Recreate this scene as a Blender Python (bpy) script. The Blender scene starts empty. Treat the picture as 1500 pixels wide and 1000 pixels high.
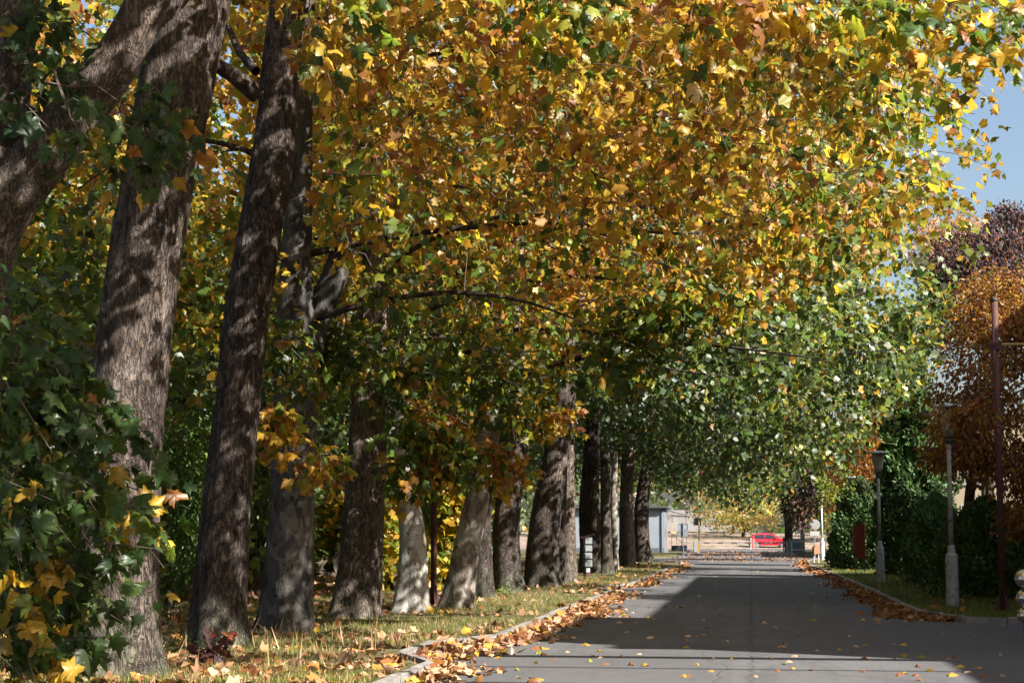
import bpy, bmesh, math, random
import numpy as np
from mathutils import Vector, Matrix, noise as mnoise
random.seed(11); RNG = np.random.default_rng(11)
R = math.radians
S = bpy.context.scene
COL = S.collection

# ---------------------------------------------------------------- camera
FPX = 2600.0; PITCH = math.atan(280/FPX); YAW = math.atan(350*math.cos(PITCH)/FPX); CH = 1.6
cam = bpy.data.cameras.new("camera"); cam_o = bpy.data.objects.new("camera", cam); COL.objects.link(cam_o)
cam.sensor_width = 36; cam.lens = 36*FPX/1500; cam.clip_end = 3000; cam.clip_start = .1
cam_o.location = (0, 0, CH); cam_o.rotation_euler = (math.pi/2+PITCH, 0, YAW)
cam.dof.use_dof = True; cam.dof.focus_distance = 27; cam.dof.aperture_fstop = 5.6
S.camera = cam_o
# ---------------------------------------------------------------- light
SUN_EL = R(36); SDIR_H = Vector((0.885, -0.466)).normalized()      # horizontal direction towards the sun
w = bpy.data.worlds.new("World"); S.world = w; w.use_nodes = True
nt = w.node_tree; bg = nt.nodes["Background"]
sky = nt.nodes.new("ShaderNodeTexSky"); sky.sky_type = 'NISHITA'; sky.sun_disc = False
sky.sun_elevation = SUN_EL; sky.sun_rotation = math.atan2(SDIR_H.x, SDIR_H.y)
sky.air_density = 1.0; sky.dust_density = 3.2; sky.ozone_density = 1.2
nt.links.new(sky.outputs[0], bg.inputs[0]); bg.inputs[1].default_value = 0.066
sl = bpy.data.lights.new("sun", 'SUN'); sl.energy = 5.0; sl.angle = R(0.53); sl.color = (1.0, 0.955, 0.90)
so = bpy.data.objects.new("sun", sl); COL.objects.link(so)
sd = Vector((SDIR_H.x*math.cos(SUN_EL), SDIR_H.y*math.cos(SUN_EL), math.sin(SUN_EL)))
so.rotation_euler = sd.to_track_quat('Z', 'Y').to_euler(); so.location = (30, -20, 30)
S.view_settings.view_transform = 'Standard'; S.view_settings.look = 'None'
S.view_settings.exposure = 1.62; S.view_settings.gamma = 1; S.view_settings.use_curve_mapping = False
S.render.engine = 'CYCLES'
S.cycles.max_bounces = 6; S.cycles.diffuse_bounces = 3; S.cycles.glossy_bounces = 2; S.cycles.transmission_bounces = 5
S.cycles.transparent_max_bounces = 4; S.cycles.caustics_reflective = False; S.cycles.caustics_refractive = False
S.cycles.sample_clamp_indirect = 6

# ---------------------------------------------------------------- helpers
ROTM = np.array(cam_o.rotation_euler.to_matrix())
def ray(px, py):
    d = ROTM @ np.array([px-750, 500-py, -FPX]); return d
def G(px, py):                       # photo pixel -> ground point
    d = ray(px, py); t = -CH/d[2]; return Vector((d[0]*t, d[1]*t, 0))
def P(px, py, Y):                    # photo pixel -> point at distance Y along the road
    d = ray(px, py); t = Y/d[1]; return Vector((d[0]*t, Y, CH+d[2]*t))
def proj(p):                         # (N,3) world -> photo pixels
    q = (p-np.array([0, 0, CH])) @ ROTM
    return 750+FPX*q[:, 0]/-q[:, 2], 500-FPX*q[:, 1]/-q[:, 2]
def rnd(a, b): return random.uniform(a, b)

def tag(o, label=None, cat=None, group=None, kind=None):
    if label: o['label'] = label
    if cat: o['category'] = cat
    if group: o['group'] = group
    if kind: o['kind'] = kind
    return o
def empty(name, loc, rz=0, **k):
    o = bpy.data.objects.new(name, None); COL.objects.link(o); o.location = loc; o.rotation_euler = (0, 0, rz)
    o.empty_display_size = .1
    return tag(o, **k)
def link(name, me, parent=None, **k):
    o = bpy.data.objects.new(name, me); COL.objects.link(o)
    if parent is not None: o.parent = parent
    return tag(o, **k)

class MB:
    def __init__(s): s.v = []; s.f = []
    def box(s, c, d, rz=0, taper=1, M=None):
        n = len(s.v); cx, cy, cz = c; hx, hy, hz = d[0]/2, d[1]/2, d[2]/2; ca, sa = math.cos(rz), math.sin(rz)
        for z in (-1, 1):
            t = taper if z > 0 else 1
            for x, y in ((-1, -1), (1, -1), (1, 1), (-1, 1)):
                X, Y = x*hx*t, y*hy*t
                s.v.append((cx+X*ca-Y*sa, cy+X*sa+Y*ca, cz+z*hz))
        s.f += [(n, n+3, n+2, n+1), (n+4, n+5, n+6, n+7), (n, n+1, n+5, n+4), (n+1, n+2, n+6, n+5), (n+2, n+3, n+7, n+6), (n+3, n, n+4, n+7)]
        return s
    def tube(s, pts, rad, k=8, cap=True):
        pts = [Vector(p) for p in pts]
        if not isinstance(rad, (list, tuple)): rad = [rad]*len(pts)
        n0 = len(s.v)
        for i, p in enumerate(pts):
            d = (pts[min(i+1, len(pts)-1)]-pts[max(i-1, 0)]).normalized()
            a = Vector((0, 0, 1)) if abs(d.z) < .9 else Vector((1, 0, 0))
            u = d.cross(a).normalized(); v = d.cross(u)
            for j in range(k):
                t = 2*math.pi*j/k; s.v.append(tuple(p+(u*math.cos(t)+v*math.sin(t))*rad[i]))
        for i in range(len(pts)-1):
            for j in range(k):
                a = n0+i*k+j; b = n0+i*k+(j+1) % k; s.f.append((a, b, b+k, a+k))
        if cap:
            s.f.append(tuple(n0+j for j in range(k))[::-1]); m = n0+(len(pts)-1)*k; s.f.append(tuple(m+j for j in range(k)))
        return s
    def lathe(s, prof, c=(0, 0, 0), k=16):
        n0 = len(s.v)
        for r, z in prof:
            for j in range(k):
                t = 2*math.pi*j/k; s.v.append((c[0]+r*math.cos(t), c[1]+r*math.sin(t), c[2]+z))
        for i in range(len(prof)-1):
            for j in range(k):
                a = n0+i*k+j; b = n0+i*k+(j+1) % k; s.f.append((a, b, b+k, a+k))
        s.f.append(tuple(n0+j for j in range(k))[::-1]); m = n0+(len(prof)-1)*k; s.f.append(tuple(m+j for j in range(k)))
        return s
    def poly(s, pts): n = len(s.v); s.v += [tuple(p) for p in pts]; s.f.append(tuple(range(n, n+len(pts)))); return s
    def mesh(s, name, mat, smooth=False, bevel=0):
        me = bpy.data.meshes.new(name); me.from_pydata(s.v, [], s.f)
        if mat: me.materials.append(mat)
        bm = bmesh.new(); bm.from_mesh(me); bmesh.ops.recalc_face_normals(bm, faces=bm.faces)
        if bevel: bmesh.ops.bevel(bm, geom=[e for e in bm.edges if len(e.link_faces) == 2 and e.calc_face_angle(0) > .5], offset=bevel, segments=2, affect='EDGES', clamp_overlap=True)
        bm.to_mesh(me); bm.free()
        if smooth: me.shade_smooth()
        return me
    def build(s, name, mat, parent=None, smooth=False, bevel=0, **k):
        return link(name, s.mesh(name, mat, smooth, bevel), parent, **k)

# ---------------------------------------------------------------- materials
class MT:
    def __init__(s, name):
        s.m = bpy.data.materials.new(name); s.m.use_nodes = True; s.t = s.m.node_tree
        s.b = s.t.nodes["Principled BSDF"]; s.out = s.t.nodes["Material Output"]
    def n(s, ty, **kw):
        nd = s.t.nodes.new("ShaderNode"+ty)
        for k, v in kw.items():
            if k.startswith('i_'): nd.inputs[k[2:].replace('_', ' ')].default_value = v
            else: setattr(nd, k, v)
        return nd
    def l(s, a, b): s.t.links.new(a, b)
    def coord(s, scale=(1, 1, 1), kind='Object'):
        tc = s.n('TexCoord'); mp = s.n('Mapping'); mp.inputs['Scale'].default_value = scale
        s.l(tc.outputs[kind], mp.inputs[0]); return mp.outputs[0]
    def geo(s, scale=(1, 1, 1)):
        g = s.n('NewGeometry'); mp = s.n('Mapping'); mp.inputs['Scale'].default_value = scale
        s.l(g.outputs['Position'], mp.inputs[0]); return mp.outputs[0]
    def noise(s, vec, scale, detail=4, rough=.6, dist=0):
        nd = s.n('TexNoise'); nd.inputs['Scale'].default_value = scale; nd.inputs['Detail'].default_value = detail
        nd.inputs['Roughness'].default_value = rough; nd.inputs['Distortion'].default_value = dist
        s.l(vec, nd.inputs['Vector']); return nd.outputs['Fac']
    def vor(s, vec, scale, feature='F1', out='Distance', rnd_=1):
        nd = s.n('TexVoronoi'); nd.feature = feature; nd.inputs['Scale'].default_value = scale; nd.inputs['Randomness'].default_value = rnd_
        s.l(vec, nd.inputs['Vector']); return nd.outputs[out]
    def ramp(s, fac, stops, interp='LINEAR'):
        nd = s.n('ValToRGB'); cr = nd.color_ramp; cr.interpolation = interp
        while len(cr.elements) < len(stops): cr.elements.new(.5)
        for e, (p, c) in zip(cr.elements, stops):
            e.position = p; e.color = (c, c, c, 1) if isinstance(c, (int, float)) else (*c, 1)
        s.l(fac, nd.inputs[0]); return nd.outputs[0]
    def mix(s, fac, a, b, mode='MIX'):
        nd = s.n('Mix'); nd.data_type = 'RGBA'; nd.blend_type = mode
        for i, v in ((0, fac), (6, a), (7, b)):
            if isinstance(v, (int, float)): nd.inputs[i].default_value = v
            elif isinstance(v, tuple): nd.inputs[i].default_value = (*v, 1)
            else: s.l(v, nd.inputs[i])
        return nd.outputs[2]
    def math(s, op, a, b=0.):
        nd = s.n('Math'); nd.operation = op
        for i, v in ((0, a), (1, b)):
            if isinstance(v, (int, float)): nd.inputs[i].default_value = v
            else: s.l(v, nd.inputs[i])
        return nd.outputs[0]
    def bump(s, h, strength=.5, dist=.01):
        nd = s.n('Bump'); nd.inputs['Strength'].default_value = strength; nd.inputs['Distance'].default_value = dist
        s.l(h, nd.inputs['Height']); s.l(nd.outputs[0], s.b.inputs['Normal'])
    def col(s, c): s.l(c, s.b.inputs['Base Color'])
    def set(s, rough=.8, spec=.3, metal=0):
        s.b.inputs['Roughness'].default_value = rough; s.b.inputs['Specular IOR Level'].default_value = spec; s.b.inputs['Metallic'].default_value = metal
        return s

def painted(name, c, rough=.5, rust=.0, metal=0, dirt=.25, spec=.4):
    m = MT(name).set(rough, spec, metal); v = m.coord()
    n1 = m.noise(v, 3, 6, .7); n2 = m.noise(v, 23, 4, .6)
    base = m.mix(m.ramp(n1, [(.3, 0.), (.75, dirt*2.2 if dirt*2.2 < 1 else 1.)]), c, tuple(x*.55 for x in c))
    base = m.mix(m.ramp(n2, [(.4, 0.), (.8, dirt)]), base, tuple(x*.7 for x in c))
    if rust: base = m.mix(m.ramp(m.noise(v, 9, 8, .75), [(.62-rust*.2, 0.), (.68-rust*.1, 1.)]), base, (.12, .045, .02))
    m.col(base); m.bump(n2, .15, .002); return m.m

def bark_rough(name, dark, light, moss=.3):
    m = MT(name).set(.92, .15); v = m.coord((1, 1, .33)); v1 = m.coord()
    big = m.noise(v1, 1.6, 5, .65, .6)
    med = m.noise(v, 9, 6, .7, .5); fine = m.noise(v, 34, 5, .7)
    rd = m.noise(m.coord((1, 1, .28)), 15, 4, .6, 1.2); cr = m.ramp(m.math('ABSOLUTE', m.math('SUBTRACT', rd, .5)), [(0., 0.), (.07, 1.)])
    c = m.mix(m.ramp(med, [(.35, 0.), (.62, 1.)]), dark, light)
    c = m.mix(m.ramp(big, [(.56, 0.), (.66, .85)]), c, tuple(min(x*1.5+.03, 1) for x in light))
    c = m.mix(m.ramp(m.noise(v1, 4.5, 6, .7), [(.60, 0.), (.63, .8)]), c, (light[0]*1.5, light[1]*1.35, light[2]*1.15))
    c = m.mix(m.math('MULTIPLY', m.ramp(fine, [(.2, 1.), (.6, 0.)]), .75), c, tuple(x*.35 for x in dark))
    c = m.mix(m.math('MULTIPLY', m.math('SUBTRACT', 1., cr), .6), c, tuple(x*.4 for x in dark))
    sx = m.n('SeparateXYZ'); m.l(v1, sx.inputs[0])
    mo = m.math('MULTIPLY', m.ramp(sx.outputs[2], [(.0, 1.), (1., 0.)]), m.ramp(m.noise(v1, 5, 7, .75), [(.42, 0.), (.6, 1.)]))
    c = m.mix(m.math('MULTIPLY', mo, moss), c, (.16, .20, .12))
    m.col(c)
    h = m.math('ADD', m.math('MULTIPLY', med, 1.2), m.math('ADD', m.math('MULTIPLY', cr, .6), m.math('MULTIPLY', fine, .55)))
    m.bump(h, 1.0, .06); return m.m
def bark_pale(name, cols, vs=7):
    m = MT(name).set(.8, .25); v1 = m.coord((1, 1, .55)); v = m.coord()
    nz = m.n('TexNoise'); nz.inputs['Scale'].default_value = 3; nz.inputs['Detail'].default_value = 4; m.l(v1, nz.inputs['Vector'])
    dv = m.n('MixRGB') if False else None
    add = m.n('VectorMath'); add.operation = 'MULTIPLY_ADD'; m.l(nz.outputs['Color'], add.inputs[0]); add.inputs[1].default_value = (.5, .5, .5); m.l(v1, add.inputs[2])
    big = m.noise(add.outputs[0], 2.3, 5, .62)
    vo = m.n('TexVoronoi'); vo.inputs['Scale'].default_value = vs; m.l(add.outputs[0], vo.inputs['Vector'])
    sep = m.n('SeparateColor'); m.l(vo.outputs['Color'], sep.inputs[0])
    f = m.math('ADD', m.math('MULTIPLY', big, .75), m.math('MULTIPLY', sep.outputs[0], .25))
    c = m.ramp(f, [(.36, cols[0]), (.44, cols[1]), (.52, cols[2]), (.62, cols[3])])
    fl = m.ramp(m.noise(add.outputs[0], 9, 5, .75), [(.60, 0.), (.635, 1.)])
    c = m.mix(fl, c, tuple(x*.33 for x in cols[0]))
    c = m.mix(m.ramp(m.noise(v, 40, 4, .7), [(.35, .35), (.7, 0.)]), c, tuple(x*.4 for x in cols[0]))
    m.col(c); m.bump(m.math('ADD', m.math('MULTIPLY', f, .8), m.math('ADD', m.math('MULTIPLY', fl, -.4), m.math('MULTIPLY', m.noise(v1, 26, 5, .7), .5))), 1., .04); return m.m

BARKS = dict(
 dark=bark_rough('bark dark', (.038, .028, .023), (.15, .118, .10), .55),
 big=bark_pale('bark big mottled', [(.022, .017, .014), (.045, .034, .028), (.085, .066, .054), (.20, .158, .125)], 15),
 mid=bark_rough('bark grey brown', (.05, .038, .031), (.20, .158, .13), .5),
 warm=bark_rough('bark flaking', (.10, .075, .06), (.30, .235, .19), .3),
 pale=bark_pale('bark pale', [(.12, .095, .075), (.22, .185, .15), (.32, .285, .235), (.42, .385, .32)]),
 white=bark_pale('bark white', [(.28, .24, .19), (.43, .40, .35), (.50, .48, .44), (.56, .54, .50)]),
 grey=bark_pale('bark grey smooth shaded', [(.04, .036, .032), (.07, .063, .057), (.095, .087, .08), (.17, .145, .115)]))  # the forked trunk's shade is put into this lowered bark colour

def leaf_mat(name, trans=.45, rough=.45, spec=.35, boost=1.6):
    m = MT(name).set(rough, spec)
    at = m.n('Attribute'); at.attribute_name = 'leafcol'
    v = m.geo(); n1 = m.noise(v, 30, 3, .6)
    c = m.mix(m.ramp(n1, [(.35, 0.), (.75, .5)]), at.outputs['Color'], m.mix(.6, at.outputs['Color'], (.10, .045, .015)))
    m.col(c); tr = m.n('BsdfTranslucent'); gm = m.n('Gamma'); 
    c2 = m.mix(1., c, (boost, boost, boost*.7), 'MULTIPLY'); m.l(c2, tr.inputs[0])
    mx = m.n('MixShader'); mx.inputs[0].default_value = trans
    m.l(m.b.outputs[0], mx.inputs[1]); m.l(tr.outputs[0], mx.inputs[2]); m.l(mx.outputs[0], m.out.inputs[0])
    return m.m
LEAF = leaf_mat('leaf', .5, .4, .45, 1.9)
LEAFG = leaf_mat('green leaf', .33, .42, .4, 1.5)
NEEDLE = leaf_mat('evergreen leaf', .12, .6, .25, 1.2)
DRY = leaf_mat('dry leaf', .12, .7, .2, 1.2)
GRASSM = leaf_mat('grass blade', .3, .5, .3, 1.4)

m = MT('asphalt').set(.85, .3); v = m.geo()
agg = m.noise(v, 95, 3, .7); pat = m.noise(v, .35, 5, .6); mid = m.noise(v, 7, 5, .65)
c = m.mix(m.ramp(pat, [(.35, 0.), (.65, 1.)]), (.125, .123, .122), (.165, .162, .160))
c = m.mix(m.ramp(mid, [(.4, .35), (.65, 0.)]), c, (.07, .068, .07))
c = m.mix(m.ramp(agg, [(.42, .55), (.6, 0.)]), c, (.045, .045, .048))
c = m.mix(m.ramp(agg, [(.62, 0.), (.72, .6)]), c, (.24, .235, .23))
nd = m.n('TexNoise'); nd.inputs['Scale'].default_value = 1.1; nd.inputs['Detail'].default_value = 6; m.l(v, nd.inputs['Vector'])
dd = m.n('VectorMath'); dd.operation = 'MULTIPLY_ADD'; m.l(nd.outputs['Color'], dd.inputs[0]); dd.inputs[1].default_value = (.45, .45, 0); m.l(v, dd.inputs[2])
mp = m.n('Mapping'); mp.inputs['Scale'].default_value = (1, .42, 1); m.l(dd.outputs[0], mp.inputs[0])
crk = m.ramp(m.vor(mp.outputs[0], .32, 'DISTANCE_TO_EDGE'), [(.0, 1.), (.003, .6), (.0055, 0.)])
c = m.mix(m.math('MULTIPLY', crk, .6), c, (.04, .04, .04))
sx = m.n('SeparateXYZ'); m.l(v, sx.inputs[0]); wob = m.noise(m.geo((1, 1.6, 1)), 1.3, 6, .7)
lx = m.math('ABSOLUTE', m.math('ADD', sx.outputs[0], m.math('ADD', .02, m.math('MULTIPLY', m.math('SUBTRACT', wob, .5), .5))))
cl_ = m.ramp(lx, [(.0, 1.), (.010, .7), (.022, 0.)])
ty = m.math('PINGPONG', m.math('ADD', sx.outputs[1], m.math('MULTIPLY', wob, .22)), 4.3)
ct = m.ramp(ty, [(.0, 1.), (.012, .6), (.035, 0.)])
lg = m.ramp(m.math('PINGPONG', m.math('ADD', sx.outputs[1], 2.1), 6.7), [(.0, 1.), (.02, 1.), (.03, 0.)])
c = m.mix(m.math('MULTIPLY', m.math('MAXIMUM', cl_, m.math('MULTIPLY', ct, .8)), .75), c, (.035, .034, .034))
c = m.mix(m.math('MULTIPLY', lg, .5), c, (.24, .23, .22))
st = m.noise(m.geo((2.2, .35, 1)), 1.1, 6, .7)
c = m.mix(m.ramp(st, [(.47, 0.), (.62, .65)]), c, (.075, .073, .072))
pt = m.n('TexVoronoi'); pt.feature = 'F1'; pt.distance = 'CHEBYCHEV'; pt.inputs['Scale'].default_value = .22; m.l(m.geo((1.3, .5, 1)), pt.inputs['Vector'])
sp_ = m.n('SeparateColor'); m.l(pt.outputs['Color'], sp_.inputs[0])
c = m.mix(m.ramp(sp_.outputs[0], [(.66, 0.), (.67, .55)]), c, (.09, .088, .088))
m.col(c); m.bump(m.math('SUBTRACT', agg, m.math('MULTIPLY', m.math('MAXIMUM', crk, cl_), 1.5)), .6, .008); ASPH = m.m

m = MT('lawn soil').set(.95, .1); v = m.geo()
c = m.mix(m.ramp(m.noise(v, .9, 6, .65), [(.35, 0.), (.65, 1.)]), (.055, .075, .022), (.17, .14, .075))
c = m.mix(m.ramp(m.noise(v, 14, 5, .7), [(.45, 0.), (.7, .7)]), c, (.05, .035, .02))
c = m.mix(m.ramp(m.noise(v, 45, 3, .7), [(.55, 0.), (.62, .6)]), c, (.24, .14, .08))
m.col(c); m.bump(m.noise(v, 30, 5, .7), .8, .03); LAWN = m.m
m = MT('bare ground').set(.95, .1); v = m.geo()
c = m.mix(m.ramp(m.noise(v, .3, 6, .65), [(.35, 0.), (.65, 1.)]), (.05, .055, .022), (.16, .12, .075))
m.col(c); m.bump(m.noise(v, 20, 5, .7), .6, .03); SOIL = m.m
m = MT('concrete kerb').set(.9, .2); v = m.coord(); g = m.geo()
c = m.mix(m.ramp(m.noise(g, 3, 6, .7), [(.35, 0.), (.7, 1.)]), (.17, .155, .14), (.30, .28, .25))
c = m.mix(m.ramp(m.noise(g, 60, 4, .7), [(.5, 0.), (.65, .6)]), c, (.12, .11, .10))
m.col(c); m.bump(m.noise(g, 50, 5, .7), .6, .008); KERB = m.m
def plaster(name, c, d):
    m = MT(name).set(.9, .15); g = m.geo()
    cc = m.mix(m.ramp(m.noise(g, .8, 6, .7), [(.35, 0.), (.7, 1.)]), c, d)
    cc = m.mix(m.ramp(m.noise(m.geo((6, 6, .4)), 2, 5, .7), [(.5, 0.), (.75, .5)]), cc, tuple(x*.6 for x in d))
    m.col(cc); m.bump(m.noise(g, 60, 4, .6), .3, .004); return m.m
m = MT('window glass').set(.08, .8); m.b.inputs['Base Color'].default_value = (.02, .025, .03, 1); GLASS = m.m
m = MT('polished steel').set(.12, .5, 1); v = m.coord()
m.col(m.ramp(m.noise(v, 12, 4, .6), [(.3, (.55, .53, .5)), (.7, (.75, .74, .72))])); STEEL = m.m
M_RED = painted('oxide red paint', (.085, .032, .030), .65, .3)
M_LAMPG = painted('lamp post paint', (.33, .34, .33), .5, .45)
M_LAMPW = painted('light lamp post paint', (.62, .63, .60), .5, .2)
M_CAP = painted('lamp cap', (.45, .50, .54), .35, .1)
M_SHADE = painted('lamp shade', (.30, .28, .23), .4, .1)
M_DARKMETAL = painted('dark metal', (.04, .045, .05), .5, .1)
M_BLUE = painted('blue grey metal', (.10, .17, .26), .5, .1)
M_GREY = painted('grey cabinet', (.22, .23, .24), .55, .05)
M_SIGNRED = painted('dark red board', (.36, .05, .035), .5, .1)
M_WHITE = painted('white paint', (.42, .42, .40), .5, .05)
M_YEL = painted('yellow paint', (.36, .24, .05), .5, .15)
M_ORANGE = painted('orange red paint', (.65, .08, .03), .4, .05)
M_CONC = painted('concrete', (.30, .30, .29), .85, 0)
M_BLUEWALL = plaster('gatehouse plaster', (.27, .30, .34), (.22, .24, .27))  # gatehouse shade is put into this darkened blue-grey
M_PLINTH = plaster('plinth', (.12, .13, .15), (.09, .10, .11))
M_WALLB = plaster('building plaster', (.30, .24, .17), (.24, .19, .13))
M_WALLA = plaster('building plaster grey', (.32, .29, .25), (.26, .24, .20))
M_WHITEWALL = plaster('pale yard wall', (.30, .29, .28), (.21, .19, .18))
M_BEIGE = plaster('beige wall', (.33, .28, .21), (.25, .2, .15))
M_ROOF = painted('sheet roof', (.08, .085, .10), .6, .1)
M_WOODP = painted('weathered board', (.33, .16, .09), .8, 0)

# ---------------------------------------------------------------- leaf machinery
def tmpl(half, fold=.18, droop=.25):
    pts = [half[0]]+half[1:-1]+[half[-1]]+[(-x, y) for x, y in half[1:-1][::-1]]
    v = [(0, .38, 0.06)]+[(x, y, -fold*abs(x)*1.2-droop*max(0, y-.3)**1.5-.12*(abs(x) > .4)) for x, y in pts]
    n = len(pts); f = [(0, 1+i, 1+(i+1) % n) for i in range(n)]
    v = np.array(v, dtype=np.float32); v[:, 1] -= 0.0
    ed = np.array([0]+[min(1, abs(x)*1.2+max(0, y-.4)) for x, y in pts], dtype=np.float32)
    return v, np.array(f, dtype=np.int32), ed
HI = tmpl([(0, 0), (.12, -.10), (.30, -.14), (.44, -.03), (.36, .12), (.50, .20), (.47, .33), (.62, .52), (.44, .52), (.30, .50), (.27, .68), (.15, .76), (0, 1.0)])
def flat_t(half, drp=.3, fold=.22):
    R_ = half[1:-1]; n = len(R_); v = [(0, half[0][1])]+R_+[(0, half[-1][1])]+[(-x, y) for x, y in R_[::-1]]
    V = np.array([(x, y, -fold*abs(x)*1.2-drp*max(0, y-.3)**1.5) for x, y in v], np.float32); F = []
    N_ = len(v); Lq = list(range(1, n+1)); Rq = [N_-q for q in Lq]
    F += [(0, Lq[0], Rq[0])]
    for q in range(n-1): F += [(Lq[q], Lq[q+1], Rq[q+1]), (Lq[q], Rq[q+1], Rq[q])]
    F += [(Lq[-1], n+1, Rq[-1])]
    return V, np.array(F, np.int32), np.array([min(1, abs(x)*1.2+max(0, y-.4)) for x, y in v], np.float32)
ME = flat_t([(0, 0), (.42, -.08), (.36, .19), (.60, .48), (.29, .60), (0, 1.0)])
LO = flat_t([(0, 0), (.42, -.04), (.26, .25), (.58, .52), (0, 1.)])
XL = flat_t([(0, 0), (.5, .4), (0, 1.)])
OV = tmpl([(0, 0), (.24, .35), (0, 1)], .3, .3)                 # simple oval leaf
OV = (OV[0], OV[1], OV[2])
def nrm(a): return a/np.maximum(np.linalg.norm(a, axis=1, keepdims=True), 1e-6)

def leaf_mesh(name, pos, tip, nor, size, col, T, mat, curl=1.):
    tv, tf, te = T; N = len(pos); V = len(tv); F = len(tf)
    y = nrm(tip); x = nrm(np.cross(y, nor)); z = np.cross(x, y)
    Rm = np.stack([x, y, z], axis=2).astype(np.float32)          # columns
    cur = (.5+RNG.random(N)*1.4).astype(np.float32)
    tvn = np.repeat(tv[None], N, 0); tvn[:, :, 2] *= cur[:, None]*curl; tvn[:, :, :2] *= (1+.13*RNG.normal(size=(N, V, 1))).astype(np.float32); tvn[:, :, 2] += (.035*RNG.normal(size=(N, V))).astype(np.float32)
    tvn[:, :, 0] *= (.8+.35*RNG.random(N))[:, None]
    vv = np.einsum('nij,nvj->nvi', Rm, tvn)*size[:, None, None]+pos[:, None, :]
    fidx = (np.arange(N)[:, None, None]*V+tf[None]).reshape(-1)
    me = bpy.data.meshes.new(name)
    me.vertices.add(N*V); me.vertices.foreach_set('co', vv.astype(np.float32).ravel())
    me.loops.add(N*F*3); me.loops.foreach_set('vertex_index', fidx.astype(np.int32))
    me.polygons.add(N*F); me.polygons.foreach_set('loop_start', np.arange(0, N*F*3, 3, dtype=np.int32))
    me.update(calc_edges=True)
    ca = me.color_attributes.new('leafcol', 'FLOAT_COLOR', 'POINT')
    edge = (RNG.random(N)[:, None]*te[None])[:, :, None]*.55
    c4 = np.ones((N, V, 4), dtype=np.float32)
    c4[:, :, :3] = col[:, None, :]*(1-edge)+np.array([.30, .13, .04])[None, None]*edge*np.clip(col.sum(1)*1.6, .2, 1)[:, None, None]
    ca.data.foreach_set('color', c4.ravel())
    me.materials.append(mat); return me

PAL = {'g': (.048, .105, .022), 'bg': (.045, .105, .045), 'lg': (.11, .19, .03), 'yg': (.26, .30, .03), 'y': (.55, .36, .035),
       'gy': (.43, .265, .035), 'o': (.36, .165, .035), 'b': (.24, .095, .035), 'dg': (.022, .05, .018), 'p': (.075, .042, .055),
       'cr': (.55, .38, .20), 'rd': (.34, .06, .03), 'sg': (.12, .16, .10)}
def palcol(n, mix, jit=.25, shade=1):
    keys = list(mix); w_ = np.array([mix[k] for k in keys], float); w_ /= w_.sum()
    idx = RNG.choice(len(keys), n, p=w_); base = np.array([PAL[k] for k in keys])[idx]
    return base*(1+jit*(RNG.random((n, 1))*2-1))*(1+.1*(RNG.random((n, 3))*2-1))*shade
def pal_field(zones):      # zones: (N,K) array of mixes chosen per leaf
    pass
def sprays(cen, ax, nl, L=.75, spread=.22, size=.19, droop=.75, sunb=.35, up=.45, rnd_n=.75):
    """leaves along short hanging twigs -> pos, tip, normal, size, cluster index"""
    N = len(cen); M = N*nl; ci = np.repeat(np.arange(N), nl)
    t = RNG.random(M); c = cen[ci]; a = ax[ci]
    off = RNG.normal(size=(M, 3)); off -= a*np.sum(off*a, axis=1, keepdims=True); off = nrm(off)
    r = spread*(.4+.9*RNG.random(M)); pos = c+a*(t*L)[:, None]+off*r[:, None]; pos[:, 2] -= .25*t*t*L
    tip = nrm(off*.8+a*.5+np.array([0, 0, -droop])+RNG.normal(size=(M, 3))*.35)
    nor = nrm(np.array([sd.x*sunb, sd.y*sunb, up+sd.z*sunb])+RNG.normal(size=(M, 3))*rnd_n)
    sz = size*(.45+.75*RNG.random(M)**.7)
    return pos, tip, nor, sz, ci
_K = [(RNG.normal(size=3), RNG.random()*6.28) for _ in range(14)]
def sfield(p, wl=3.0):
    s = 0
    for k, ph in _K: s = s+np.sin(p @ (k*2.2/wl)+ph)
    return s/3.7                                               # about unit variance
def perp_axes(n, out, jit=.6, droop=.3):
    return nrm(out+RNG.normal(size=(n, 3))*jit+np.array([0, 0, -droop]))

# ================================================================ SETTING
ground = MB().poly([(-900, -120, -.02), (900, -120, -.02), (900, 1500, -.02), (-900, 1500, -.02)]).build('ground', SOIL, kind='structure')
def sheet(name, pts, z, mat): return MB().poly([(x, y, z) for x, y in pts]).build(name, mat, kind='structure')
KL = -3.72; KRX = 3.12
LEFTK = [(KL, -10), (KL, 20.6), (-4.35, 22.2), (-4.4, 24.6), (-3.75, 26.2), (-3.66, 47), (-4.15, 48.5), (-4.15, 51.5), (-3.6, 53), (-3.45, 90), (-5.2, 97), (-12, 100)]
RIGHTK = [(8.5, 32.0), (5.2, 32.4), (3.8, 33.0), (3.2, 35), (3.12, 60), (2.75, 85), (3.1, 100), (4.0, 108)]
RIGHTK2 = [(3.85, -10), (3.75, 21.5), (4.05, 22.8), (4.9, 23.4), (9, 23.6)]
sheet('road', [(-12.0, -30), (11, -30), (11, 230), (-12, 230)], 0.0, ASPH)
# cross street beyond the gate
sheet('street', [(-80, 158), (80, 158), (80, 176), (-80, 176)], 0.004, ASPH)
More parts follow.
